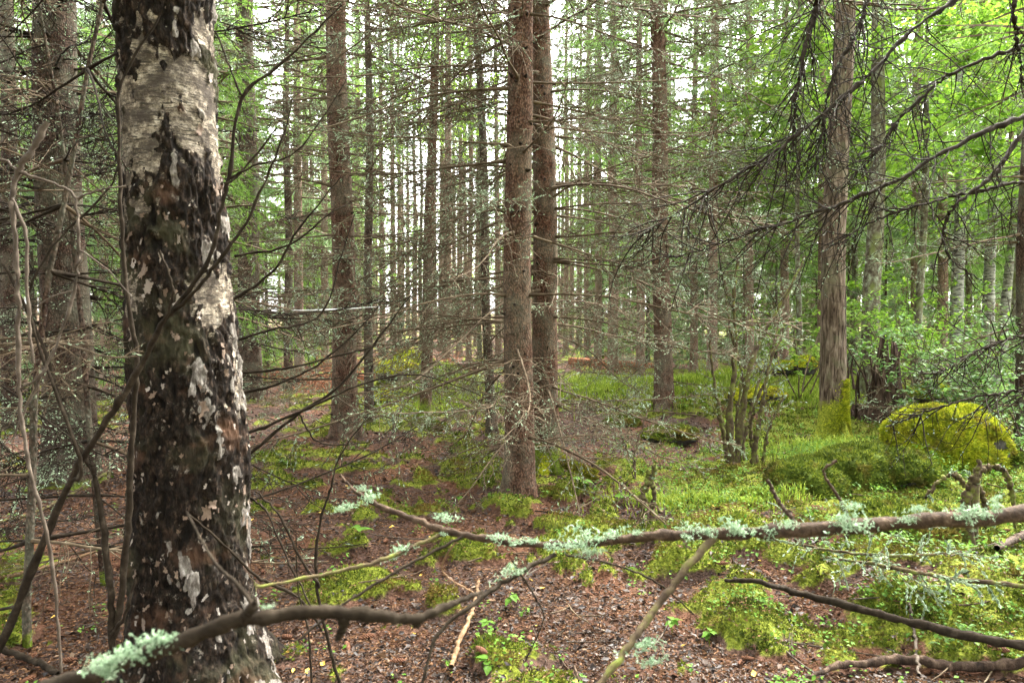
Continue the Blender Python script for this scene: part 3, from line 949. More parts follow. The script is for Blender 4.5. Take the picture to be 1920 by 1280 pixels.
while cnt < 160 and tries < 6000:
    tries += 1
    d = math.sqrt(r.uniform(15 ** 2, 58 ** 2))
    tt = r.uniform(-0.78, 0.80)
    px = 960 + FPX * tt
    x, y = d * tt, d
    if 690 < px < 960 and (d < 40 or r.random() < .5):
        continue
    if 1000 < px < 1130 and d < 34:
        continue
    if 560 < px <= 690 and d < 24:
        continue
    if 1250 < px < 1600 and d < 22:
        continue
    if not free(x, y, 2.3):
        continue
    taken.append((x, y))
    low = d > 30 or px < 620 or px > 1250
    if 690 < px < 960:
        low = 'high'
    if px < 620:
        lb, gr = 'dusky spruce in the dense stand behind the old birch', 'spruces behind the old birch'
    elif px < 1000:
        lb, gr = GAPL, 'slender spruces in the bright gap'
    elif px < 1500:
        lb, gr = 'spruce with lichened lower twigs beyond the bright mossy clearing', 'spruces beyond the mossy clearing'
    else:
        lb, gr = 'brown spruce in the dense row behind the leafy bush and birches', 'spruces behind the leafy bush'
    dia = 0.20 + 0.12 * r.random()
    lb = ('slim ' if dia < .24 else 'stout ' if dia > .285 else 'middling ') + ('far-off ' if d > 40 else '') + lb.replace('slender ', '')
    far_spruce(px, d, dia * FPX / d, low, lb, gr, 900 + cnt)
    cnt += 1

# young spruces green to the ground
r = np.random.default_rng(23)
YOUNG = []
for i in range(4):
    H = (4.5, 5.5, 6.5, 3.6)[i]
    tm, _ = trunk_mesh(r, 'trunk', H, .05, straight, M['spruce_dark'], sides=8, fine=1.0, step=.15)
    YOUNG.append((tm, spruce_crown(r, .5, H + .2, 1.5, straight, 110, 22, 12, M[('needles', 'needles_lichen', 'needles_bright', 'needles')[i]], nl=.085)))
YP = [(500, 19), (590, 24), (330, 17), (60, 15), (180, 19), (420, 24), (-40, 20), (1130, 27), (1180, 33), (1215, 24), (1290, 28), (1330, 23), (1370, 31), (1410, 26), (1455, 22), (1490, 34), (1530, 27), (1330, 40), (1250, 44),
      (1150, 46), (1590, 24), (1660, 20), (1700, 28), (1760, 24), (1815, 30), (1860, 25), (1910, 21), (1950, 28), (1440, 42), (1560, 40), (655, 34), (605, 42), (1075, 58), (1030, 52), (690, 66), (960, 60), (1110, 62)]
for k, (px, d) in enumerate(YP):
    tm, cm = YOUNG[int(r.integers(0, 4))]
    lb, gr = (('young spruce green to the ground in the dusky stand behind the birch', 'young spruces behind the old birch') if px < 700 else
              ('young spruce green to the ground beyond the mossy clearing', 'young spruces beyond the clearing') if px < 1500 else
              ('young spruce green to the ground behind the leafy bush', 'young spruces behind the leafy bush'))
    t = thing('spruce_tree', lb, 'spruce', on_ground(px, d), r.uniform(0, 6.28), gr)
    q = r.uniform(.8, 1.35)
    obj('trunk', tm, t, scale=q)
    obj('crown', cm, t, scale=q)

t = thing('spruce_tree', 'small fresh green spruce peeping out beside the old birch', 'spruce', on_ground(398, 4.9))
tm, _ = trunk_mesh(r, 'trunk', 3.4, .03, straight, M['spruce_dark'], sides=8, fine=1.0, step=.15)
obj('trunk', tm, t)
obj('crown', spruce_crown(r, 1.4, 3.6, .42, straight, 46, 14, 14, M['needles_bright'], nl=.035), t)

# mostly unseen stand around and behind the viewer, added to block front sky light
shade_ring = [(-5.6, 1.9), (-4.0, -.4), (-2.0, -2.4), (1.4, -2.8), (3.9, -1.4), (-7.0, 1.0), (6.2, 1.6), (-6.4, 4.6), (-8.8, 6.2), (0, -5.2), (-4.6, -4.2), (4.2, -4.6), (7.2, -1.6),
        (-8, -2.4), (2.2, -7.4), (-2.4, -7.8), (-6.6, -7), (7, -6.4), (9.2, 2.4), (-10.4, 2.8), (10.5, -3), (0, -10.5), (-11, -5), (5, -10), (-5, -11)]
for k, (x_, y_) in enumerate(shade_ring):
    tm, wm, cms = FAR[k % 6]
    t = thing('spruce_tree', 'tall spruce of the mostly unseen surrounding stand, added to block sky light', 'spruce', (x_, y_, float(gz(x_, y_))), k * 1.1, 'spruces added around the viewer to block light')
    obj('trunk', tm, t, scale=(1.1, 1.1, 1))
    obj('dead_branchwork', wm, t)
    obj('crown', cms[1], t)

# far-off wood that reads as one mass
r = np.random.default_rng(19)
b = MB()
nt = 340
ang = r.uniform(-0.95, 0.95, nt)
ang = np.where((ang > -.21) & (ang < .02) & (r.random(nt) < .2), ang - .3, ang)
dd = r.uniform(72, 135, nt)
x, y = np.sin(ang) * dd, np.cos(ang) * dd
z = gz(x, y)
Hh = r.uniform(14, 22, nt)
P = np.stack([np.stack([x, y, z - .3 + Hh * k / 3], -1) for k in range(4)], 1)
b.tubes(P, np.array([[.15, .12, .08, .02]]) * r.uniform(.7, 1.2, (nt, 1)), 6, 0)
nq = 340
i = np.repeat(np.arange(nt), nq)
u = r.uniform(0, 1, nt * nq) ** .8
hh = Hh[i] * (0.26 + .76 * u)
rr = 2.3 * (1 - u) ** .7 * np.sqrt(r.uniform(0, 1, nt * nq)) + .1
aa = r.uniform(0, 6.283, nt * nq)
q = np.stack([x[i] + rr * np.cos(aa), y[i] + rr * np.sin(aa), z[i] + hh], -1)
dn = norm(np.stack([np.cos(aa), np.sin(aa), -r.uniform(.2, 1.4, len(aa))], -1))
w = perp(r, dn) * .07
b.tris(np.stack([q - w, q + w, q + dn * r.uniform(.3, .8, (len(aa), 1))], 1), 1)
o = obj('distant_forest', b.mesh('distant_forest', [M['spruce_far_haze'], M['needles']], smooth=False))
tag(o, 'far-off wood of slender trunks and pale green crowns', 'forest', kind='stuff')

# ------------------------------------------------------------------ leaves
def leaf_quads(r, p, size, up=0.5, droop=0.0, aspect=0.55):
    """folded leaf: two triangles sharing a midrib, at points p"""
    n = len(p)
    d = norm(r.normal(size=(n, 3)) * np.array([1, 1, .45]) + np.array([0, 0, -droop]))
    nrm = norm(perp(r, d) * (1 - up) + np.array([0, 0, up]))
    sd = norm(np.cross(d, nrm))
    s = (size * r.uniform(.6, 1.25, n))[:, None]
    tip = p + d * s
    m = p + d * s * .48
    l = m + sd * s * aspect * .5 + nrm * s * .10
    q = m - sd * s * aspect * .5 + nrm * s * .10
    V = np.stack([p, l, tip, q], 1)
    return V

def add_leaves(b, V, mi=0):
    n = len(V)
    base = np.arange(n)[:, None] * 4
    F = np.concatenate([base + np.array([0, 1, 2]), base + np.array([0, 2, 3])], 0)
    b.add(V.reshape(-1, 3), F, mi)

def broadleaf(label, name, cat, px, d, w, H, crown_lo, crown_r, nleaf, size, bark, leafm, seed, lean=0.0, group=None, limbs=26, fork=None, flare=.3, part_moss=False, up=.55):
    r = np.random.default_rng(3000 + seed)
    base = on_ground(px, d)
    r0 = w * d / FPX / 2
    htop = CAM_H + 600 / FPX * d
    k = lean * d / FPX / htop
    w_ = r.uniform(-1, 1, 3)
    def axis(z):
        return (k * z + .04 * math.sin(z * .9 + w_[0] * 3) * min(1, z / 2), .02 * w_[1] * z)
    t = thing(name, label, cat, base, 0, group)
    me, rad = trunk_mesh(r, 'trunk', H, r0 * 1.04, axis, M[bark], sides=22, fine=min(4.5, H * .6), flare=flare, rough=.06)
    obj('trunk', me, t)
    b = MB()
    zl = r.uniform(crown_lo, H * .95, limbs)
    az = r.uniform(0, 6.283, limbs)
    st = np.array([[*axis(q), q] for q in zl])
    L = crown_r * r.uniform(.5, 1.1, limbs) * (1.1 - .6 * (zl - crown_lo) / max(.1, H - crown_lo))
    P = walk(r, st, xyz(np.cos(az), np.sin(az), r.uniform(-.05, .7, limbs)), L, 7, .14, (0, 0, .02))
    b.tubes(P, np.linspace(.4, .1, 7)[None] * (np.minimum(.05, .35 * rad(zl)))[:, None] + .003, 5)
    n1 = limbs * 9
    i1 = np.repeat(np.arange(limbs), 9)
    p1, T1 = along(P, i1, r.uniform(.2, 1, n1))
    P1 = walk(r, p1, T1 * .7 + perp(r, T1), L[i1] * r.uniform(.2, .5, n1), 5, .2, (0, 0, -.02))
    b.tubes(P1, np.linspace(.007, .0025, 5)[None] * np.ones((n1, 1)), 3)
    obj('limb_framework', b.mesh('limb_framework', M[bark]), t)['kind'] = 'stuff'
    c = MB()
    j = r.integers(0, n1, nleaf)
    q, T = along(P1, j, r.uniform(.1, 1, nleaf) ** .7)
    q = q + r.normal(size=q.shape) * .08
    add_leaves(c, leaf_quads(r, q, size, up, .25, .62))
    obj('crown', c.mesh('leaf_crown', M[leafm], smooth=False), t)
    return t, axis, rad

A1, a1_axis, a1_rad = broadleaf('grey furrowed aspen with a yellow moss sleeve around its foot', 'aspen_tree', 'aspen', 1562, 9.65, 45, 16, 5.2, 3.2, 5000, .08, 'aspen', 'leaf', 1, lean=16, flare=.22)
A2, a2_axis, a2_rad = broadleaf('lichen-spotted grey trunk standing behind the furrowed aspen', 'aspen_tree', 'aspen', 1632, 13.5, 32, 14, 3.6, 2.6, 4500, .09, 'lichen_bark', 'leaf', 2, lean=10)
BB = [('lichen-patched pale birch nearest the leafy bush', 1797, 17, 24, 11, 3.2, 0, 3),
      ('black and white birch leaning over the leafy bush', 1850, 19, 22, 11, 4.2, 30, 4),
      ('pale birch leaning hard beside the black and white birch', 1878, 18, 18, 9, 3.6, 50, 5),
      ('slender grey birch in the brown spruces behind the bush', 1745, 26, 12, 13, 5, 4, 6)]
for lb, px, d, w, H, cl, ln, sd in BB:
    broadleaf(lb, 'birch_tree', 'birch', px, d, w, H, cl, 2.2, 3800, .075, 'birch_far', 'leaf', sd, lean=ln)
BT = [('leafy maple with bright yellow-green crown behind the furrowed aspen', 1500, 15.5, 10, 9, 3.0, 2.8, 6500, .12, 'lichen_bark', 'leaf_yellow', 11, -10),
      ('leafy maple arching its bright crown over the birches', 1720, 14.5, 14, 10, 3.3, 3.2, 8000, .12, 'lichen_bark', 'leaf', 12, 10),
      ('broad green maple crown over the leafy bush', 1905, 13.0, 16, 9, 2.9, 3.0, 8000, .12, 'lichen_bark', 'leaf', 13, 10),
      ('tall young aspen with light green crown in the bright gap', 900, 27, 8, 15, 7.5, 3.0, 6000, .14, 'lichen_bark', 'leaf_yellow', 15, 0),
      ('thin young aspen with pale green crown between the gap spruces', 790, 31, 7, 16, 8.5, 3.2, 6000, .15, 'lichen_bark', 'leaf', 16, 0),
      ('slender maple whose crown fills the space above the mossy clearing', 1600, 21, 10, 13, 4.5, 3.4, 8000, .13, 'lichen_bark', 'leaf', 17, 0),
      ('leaning maple with dark stem behind the stone pile', 1815, 22, 12, 12, 4.5, 3.6, 8000, .13, 'lichen_bark', 'leaf_yellow', 18, -6)]
for lb, px, d, w, H, cl, cr, nlf, sz, bk, lf, sd, ln in BT:
    broadleaf(lb, 'broadleaf_tree', 'tree', px, d, w, H, cl, cr, nlf, sz, bk, lf, sd, lean=ln, limbs=24)

# ------------------------------------------------------------------ moss tufts on any surface
def moss_sleeve(t, axis, rad, hmax, azc, azw, n, seed, mat='moss_bright', flare=.22):
    r = np.random.default_rng(seed)
    z = hmax * r.uniform(0, 1, n) ** 1.4
    a = azc + azw * r.normal(size=n) * (1.1 - .6 * z / hmax)
    rr = rad(z) * (1 + flare * np.exp(-z / .14) + .12 * np.exp(-z / .5)) * 1.04
    ax = np.array([axis(q) for q in z])
    nn = xyz(np.cos(a), np.sin(a), .5)
    p = xyz(ax[:, 0] + rr * np.cos(a), ax[:, 1] + rr * np.sin(a), z)
    b = MB()
    b.tris(moss_tris(r, p, norm(nn), np.full(n, .028)))
    o = obj('moss_sleeve', b.mesh('moss_sleeve', M[mat], smooth=False), t)
    o['label'] = 'yellow-green moss on the foot of the trunk'
moss_sleeve(A1, a1_axis, a1_rad, .75, math.radians(-35), .75, 6000, 1)

# ------------------------------------------------------------------ boulders
def ico(sub):
    import bmesh
    bm = bmesh.new()
    bmesh.ops.create_icosphere(bm, subdivisions=sub, radius=1)
    V = np.array([v.co[:] for v in bm.verts])
    F = np.array([[v.index for v in f.verts] for f in bm.faces])
    bm.free()
    return V, F
ICO4 = ico(5)
def boulder(label, pos, size, seed, moss=1.0, mossmat='moss_bright', rz=0.0, under=0.12, group=None, sub=ICO4, ntuft=9000, th=.03, sink=.25):
    r = np.random.default_rng(seed)
    V, F = sub
    n = V.copy()
    k = 1 + .26 * fbm(V * 1.3 + seed, 3, seed) + .13 * fbm(V * 3.4 + seed, 4, seed + 5)
    P = V * k[:, None]
    P[:, 2] = np.where(P[:, 2] < 0, P[:, 2] * .8, P[:, 2])
    und = under * sstep(.25, -.4, P[:, 2])                  # undercut towards the foot
    P[:, :2] *= (1 - und)[:, None]
    P = P * np.array(size)
    t = thing('boulder', label, 'boulder', (pos[0], pos[1], pos[2] + size[2] * .22), rz, group)
    b = MB()
    b.add(P, F)
    obj('stone', b.mesh('stone', M['stone']), t)
    if moss:
        e1, e2 = P[F[:, 1]] - P[F[:, 0]], P[F[:, 2]] - P[F[:, 0]]
        fn = np.cross(e1, e2)
        ar = np.linalg.norm(fn, axis=1)
        fn = norm(fn)
        ctr = P[F].mean(1)
        mk = sstep(.05, .45, fn[:, 2] + .5 * fbm(ctr * 3, 3, seed + 9) + (moss - 1))
        # a cushion shell over the top, then tufts
        nv = np.zeros_like(P)
        for c in range(3):
            np.add.at(nv, F[:, c], fn * ar[:, None])
        nv = norm(nv)
        vm = np.zeros(len(P))
        ct = np.zeros(len(P))
        for c in range(3):
            np.add.at(vm, F[:, c], mk)
            np.add.at(ct, F[:, c], 1)
        vm /= ct
        Q = P + nv * ((vm - .25) * .045 * (1 + .9 * fbm(P * 9, 3, seed + 4)))[:, None]
        sel = mk > .12
        b = MB()
        b.add(Q, F[sel])
        m_ = b.mesh('moss_cushion', M[mossmat])
        oo = obj('moss_cushion', m_, t)
        pr = ar * mk
        pr /= pr.sum()
        f = r.choice(len(F), ntuft, p=pr)
        u, v = r.random(ntuft), r.random(ntuft)
        fl = u + v > 1
        u[fl], v[fl] = 1 - u[fl], 1 - v[fl]
        q = Q[F[f, 0]] * (1 - u - v)[:, None] + Q[F[f, 1]] * u[:, None] + Q[F[f, 2]] * v[:, None]
        b = MB()
        b.tris(moss_tris(r, q, fn[f], np.full(ntuft, th)))
        o = obj('moss_tufts', b.mesh('moss_tufts', M[mossmat], smooth=False), t)
        o['kind'] = 'stuff'
    return t
def bpos(px, d, dz=0.0):
    p = on_ground(px, d)
    p[2] += dz
    return p
boulder('big boulder under a thick yellow-green moss cushion beside the aspen', bpos(1768, 7.7, -.10), (.62, .54, .56), 12, 1.25, rz=.2, sub=ICO4, ntuft=30000, th=.034, under=.06)
boulder('lumpy moss hummock with bilberry between the aspen foot and the big boulder', bpos(1610, 7.0, -.12), (.42, .34, .28), 71, 1.6, 'moss', rz=.4, ntuft=9000, under=0, th=.03)
boulder('low moss hummock before the lumpy one, near the bare shrubs', bpos(1510, 6.7, -.12), (.34, .30, .22), 73, 1.6, 'moss', rz=1.4, ntuft=7000, under=0, th=.03)
boulder('moss-covered ledge directly below the big boulder', bpos(1690, 6.9, -.14), (.36, .28, .26), 77, 1.5, 'moss', rz=2.0, ntuft=7000, under=0, th=.03)
boulder('dark bare-sided stone atop another dark stone behind the mossy boulder', bpos(1745, 10.6, .34), (.30, .28, .17), 23, .75, rz=.3, ntuft=1500)
boulder('dark flat stone beneath another dark stone behind the mossy boulder', bpos(1722, 10.4, .08), (.30, .30, .15), 29, .7, rz=1.3, ntuft=1200)
boulder('round moss-topped stone at the crest of the bright mossy clearing', bpos(1508, 15.0, .22), (.26, .25, .2), 33, .95, ntuft=2500)
boulder('pale green moss hump beside the round stone in the clearing', bpos(1462, 15.2, .15), (.45, .35, .17), 35, 1.3, ntuft=3500)
boulder('mossy stone pile lump next to the red rotten log', bpos(745, 14.0, -.02), (.40, .35, .22), 41, 1.2, ntuft=4000)
boulder('smaller mossy lump in front of the red rotten log', bpos(717, 13.2, -.05), (.28, .25, .15), 43, 1.2, ntuft=3000)
boulder('mossy lump against the thin brown leaning spruce', bpos(770, 14.6, .1), (.30, .25, .2), 47, 1.2, ntuft=3000)
boulder('small moss cushion by the foot of the thin brown leaning spruce', bpos(815, 10.9, -.05), (.17, .15, .09), 51, 1.3, 'moss', ntuft=2500)
boulder('mossy hummock between the thin dark stem and the knotty trunk', bpos(882, 9.0, -.06), (.22, .17, .1), 53, 1.3, 'moss', ntuft=2500)
boulder('mossy hummock near the lichen-hung spruce', bpos(1165, 11.2, -.04), (.24, .18, .11), 55, 1.3, 'moss', ntuft=2500)
boulder('mossy hummock beside the bare lichen shrub roots', bpos(1262, 9.6, -.06), (.35, .24, .13), 57, 1.3, 'moss', ntuft=3500)
boulder('half sunken mossy stone under the long lichen branch', bpos(1690, 5.0, -.03), (.34, .26, .2), 59, 1.2, 'moss', ntuft=6000)
boulder('brownish stone with thin moss at the edge of the mossy boulder', bpos(1912, 7.4, -.05), (.2, .2, .17), 61, .55, 'moss', ntuft=2500)
boulder('flat moss hummock in the sedge patch beyond the twin trunks', bpos(1420, 12.2, .0), (.5, .35, .2), 63, 1.3, ntuft=5000)

# ------------------------------------------------------------------ the old birch
def old_birch():
    D0 = 3.2
    r = np.random.default_rng(42)
    bx, by = D0 * (357 - 960) / FPX, D0
    bz = float(gz(bx, by))
    t = thing('birch_tree', 'massive old birch with pale papery bark above and black cracked bark below', 'birch', (bx, by, bz))
    # edges of the trunk in the photograph -> centre and radius by height
    rows = np.array([-400, 0, 150, 330, 420, 520, 620, 760, 900, 1000, 1100, 1180, 1260, 1330])
    le = np.array([222, 231, 233, 236, 238, 241, 243, 245, 243, 243, 245, 247, 235, 200])
    re = np.array([395, 407, 409, 417, 424, 434, 441, 458, 461, 463, 472, 488, 522, 560])
    zr = CAM_H - (rows - 600) / FPX * D0
    cx = (((le + re) / 2 - 960) / FPX * D0 - bx)[::-1]
    rd = ((re - le) / 2 / FPX * D0)[::-1] * .91 - .004
    zr = zr[::-1] - bz
    zz = np.concatenate([np.arange(-.3, 3.35, .0095), np.linspace(3.4, 12, 40)])
    C = np.interp(zz, zr, cx)
    R = np.interp(zz, zr, rd)
    hi = zz > 3.4
    R[hi] = R[~hi][-1] * (1 - (zz[hi] - 3.4) / 9.0) ** .8 + .01
    C[hi] = C[~hi][-1] - .05 * (zz[hi] - 3.4)
    ns = 250
    th = np.arange(ns) * 2 * math.pi / ns
    T, ZZ = np.meshgrid(th, zz)
    cs, sn = np.cos(T), np.sin(T)
    # direction of the viewer's right-hand side of the trunk
    facing = np.arctan2(-D0, -bx)                      # towards the camera
    rel = np.angle(np.exp(1j * (T - facing)))           # + = viewer's right
    p3 = xyz(cs * .22, sn * .22, ZZ)
    n_lo = fbm(p3 * np.array([5, 5, 3.2]), 4, 71)
    n_md = fbm(p3 * np.array([14, 14, 9]), 3, 77)
    row = 600 - (ZZ + bz - CAM_H) / D0 * FPX
    bias = np.interp(row, [-200, 20, 45, 75, 110, 270, 320, 380, 480, 540, 600, 680, 760, 1300], [-.05, .45, .2, -.1, -.18, -.36, -.05, .25, .5, .25, .35, .5, .62, .7])
    bias = bias - .55 * np.exp(-((row - 570) / 65) ** 2) * sstep(-.1, .5, rel)           # pale tongue on one side
    bias = bias + .55 * np.exp(-((row - 385) / 60) ** 2) * sstep(-.5, .3, rel)
    bias = bias + .9 * np.exp(-((row - (105 + 12 * rel)) / 16) ** 2) * sstep(-.6, .1, rel) # dark scar
    bias = bias - .30 * np.exp(-((row - 440) / 80) ** 2) * sstep(.2, -.5, rel)
    n_hi = fbm(p3 * np.array([40, 40, 34]), 3, 79)
    dark = sstep(-.30, .30, bias + n_lo * .9 + n_md * .6 + n_hi * .55)
    lo = sstep(560, 700, row)
    ridg = 1 - np.abs(fbm(p3 * np.array([22, 22, 9.5]) + n_md[..., None] * .35, 3, 81)) * 2.2
    ridg2 = 1 - np.abs(fbm(p3 * np.array([48, 48, 26]), 3, 85)) * 2.0
    disp = dark * (.024 * (np.clip(ridg, -1, 1) - .35) + .010 * np.clip(ridg2, -1, 1) + .012 * n_lo)
    disp = disp + (1 - dark) * (.003 * fbm(p3 * np.array([6, 6, 60]), 3, 91) + .004 + .006 * n_lo)
    root = np.exp(-np.clip(ZZ, 0, None) / .22)
    disp = disp + root * (.06 * np.cos(3 * rel - .8) + .05 * np.cos(5 * rel + 1)) + .012 * fbm(p3 * 3, 2, 95)
    wn_ = fbm(p3 * np.array([15, 15, 6.5]), 4, 133, .6)
    white = dark * sstep(.27, .40, wn_ + .16 * sstep(-.3, .6, rel) - .14 * sstep(.1, -.7, rel) - .12 * sstep(520, 420, row))
    disp = disp + white * .006
    disp = disp * np.where(ZZ > 3.35, .4, 1)
    RR = R[:, None] + disp
    V = xyz(C[:, None] + RR * cs, RR * sn, ZZ)
    n = len(zz)
    idx = np.arange(n * ns).reshape(n, ns)
    a, c = idx[:-1], idx[1:]
    b = MB()
    b.add(V, np.stack([a, np.roll(a, -1, 1), np.roll(c, -1, 1), c], -1).reshape(-1, 4))
    me = b.mesh('trunk', M['birch'])
    setattr_f(me, 'dark', dark)
    setattr_f(me, 'white', white)
    setattr_f(me, 'pit', dark * (1 - .8 * white) * sstep(.30, -.25, ridg))
    obj('trunk', me, t)
    # loose curled flakes of bark
    FL = []
    for k in range(12):
        g = 11
        u, v = np.meshgrid(np.linspace(-1, 1, g), np.linspace(-1, 1, g))
        rad = np.maximum(np.abs(u), np.abs(v))
        ang = np.arctan2(v, u)
        out = .75 + .75 * fbm(xyz(np.cos(ang) * 2.2, np.sin(ang) * 2.2, k * 3.3), 4, 200 + k, .7)
        uu, vv = u * out, v * out
        curl = r.uniform(.05, .35)
        zz_ = curl * np.abs(vv) ** 2 * np.where(vv * r.choice([-1, 1]) > 0, 1.2, .15) + .12 * fbm(xyz(uu * 1.5, vv * 1.5, k), 2, 230 + k) - .12 * uu ** 2
        bb = MB()
        ii = np.arange(g * g).reshape(g, g)
        bb.add(xyz(zz_, uu, vv), np.stack([ii[:-1, :-1], ii[:-1, 1:], ii[1:, 1:], ii[1:, :-1]], -1).reshape(-1, 4))
        FL.append(bb.mesh('bark_flake', M['flake']))
    placed = 0
    while placed < 290:
        rl = r.uniform(-1.5, 1.5)
        rw = r.uniform(330, 1290) if r.random() < .93 else r.uniform(0, 330)
        z = CAM_H - (rw - 600) / FPX * D0 - bz
        i = int(np.argmin(np.abs(zz - z)))
        j = int(round((facing + rl) % (2 * math.pi) / (2 * math.pi) * ns)) % ns
        if dark[i, j] < .35 and r.random() < .8:
            continue
        big = r.random() < .16
        s = r.uniform(.014, .024) if big else r.uniform(.005, .013)
        a_ = th[j]
        rr = RR[i, j] + .002
        obj('bark_flake', FL[int(r.integers(0, 12))], t, (C[i] + rr * math.cos(a_), rr * math.sin(a_), zz[i]),
            (r.normal() * .35, r.normal() * .18, a_ + r.normal() * .15), (s, s * r.uniform(.6, 1.1), s * r.uniform(.8, 1.7)))
        placed += 1
    # limbs and thin crown far above the picture
    b = MB()
    nl = 16
    zl = r.uniform(5, 11, nl)
    az = r.uniform(0, 6.283, nl)
    st = xyz(np.interp(zl, zz, C), 0, zl)
    P = walk(r, st, xyz(np.cos(az), np.sin(az), .6), r.uniform(1.2, 2.6, nl), 7, .1, (0, 0, -.04))
    b.tubes(P, np.linspace(.04, .008, 7)[None] * np.ones((nl, 1)), 5)
    obj('limb_framework', b.mesh('limb_framework', M['birch_far']), t)
    c = MB()
    q, _ = along(P, r.integers(0, nl, 3000), r.uniform(.3, 1, 3000))
    add_leaves(c, leaf_quads(r, q + r.normal(size=q.shape) * .3, .06))
    obj('crown', c.mesh('leaf_crown', M['leaf'], smooth=False), t)
    return t
old_birch()
# ------------------------------------------------------------------ leafy lichen clumps (shared shapes)
def lichen_mesh(r, n=36, size=.0115):
    b = MB()
    st = r.normal(size=(n, 3)) * np.array([size * 1.3, size * .3, size * .3])
    D = norm(r.normal(size=(n, 3)) * np.array([1, .8, .8]))
    P = walk(r, st, D, size * r.uniform(.5, 1.3, n), 5, .35, (0, 0, -.03))
    i = np.repeat(np.arange(n), 3)
    p, T = along(P, i, r.uniform(.35, .95, n * 3))
    P2 = walk(r, p, T * .6 + perp(r, T), size * r.uniform(.2, .55, n * 3), 5, .35)
    P = np.vstack([P, P2])
    N = len(P)
    side = perp(r, norm(P[:, -1] - P[:, 0]))
    w = np.array([.7, .9, 1.0, .9, .35])[None, :, None] * (size * .075 * r.uniform(.6, 1.4, N))[:, None, None]
    V = np.stack([P - side[:, None] * w, P + side[:, None] * w], 2)
    idx = np.arange(N * 10).reshape(N, 5, 2)
    F = np.stack([idx[:, :-1, 0], idx[:, :-1, 1], idx[:, 1:, 1], idx[:, 1:, 0]], -1).reshape(-1, 4)
    b.add(V.reshape(-1, 3), F)
    return b.mesh('lichen_clump', M['beard_lichen'], smooth=False)
r = np.random.default_rng(301)
LICHEN = [lichen_mesh(r) for _ in range(7)]

def knobbly(r, P, R, amt=.16):
    return R * (1 + amt * r.normal(size=R.shape)) 

def trace(pts, n=None):
    """picture polyline with depth and pixel width -> world line and radii"""
    q = np.array([[*at(px, py, d), w * d / FPX / 2] for px, py, d, w in pts])
    s = smooth_line(q, n or max(10, len(pts) * 7))
    return s[:, :3], np.maximum(s[:, 3], .0006)

def add_tube_part(name, t, P, R, mat, r, sides=8, org=None, wob=.12, jit=.004):
    org = np.array(t.location) if org is None else org
    P = P + r.normal(size=P.shape) * jit * np.minimum(1, R[:, None] / .004)
    b = MB()
    b.tubes((P - org)[None], knobbly(r, P, R, wob)[None], sides)
    return obj(name, b.mesh(name, M[mat]), t)

def twig_spray(r, P, n, length, down=.6, depth=2, r0=.003, spread=1.0, lo=.1):
    """MB of thin twigs leaving polyline P"""
    b = MB()
    i = np.zeros(n, int)
    t = r.uniform(lo, 1, n)
    p, T = along(P[None], i, t)
    D = norm(T * .55 + perp(r, T) * spread + np.array([0, 0, -down]))
    L = length * r.uniform(.3, 1.1, n) * (1.1 - .6 * t)
    P1 = walk(r, p, D, L, 7, .14, (0, 0, -.03 * down))
    b.tubes(P1, np.linspace(1, .4, 7)[None] * r0 * np.ones((n, 1)), 4)
    if depth > 1:
        m = n * 3
        j = np.repeat(np.arange(n), 3)
        p2, T2 = along(P1, j, r.uniform(.15, .95, m))
        P2 = walk(r, p2, T2 * .7 + perp(r, T2) + np.array([0, 0, -.2 * down]), L[j] * r.uniform(.25, .75, m), 5, .16, (0, 0, -.02))
        b.tubes(P2, np.linspace(.55, .28, 5)[None] * r0 * np.ones((m, 1)), 3)
        return b, P1, P2
    return b, P1, None

def speckle(b, r, P, n, size, mi):
    q, T = along(P, r.integers(0, len(P), n), r.uniform(0, 1, n))
    s = (size * r.uniform(.5, 1.4, n))[:, None]
    for _ in range(2):
        u = perp(r, T)
        b.tris(np.stack([q - T * s, q + T * s, q + u * s * .6], 1), mi)

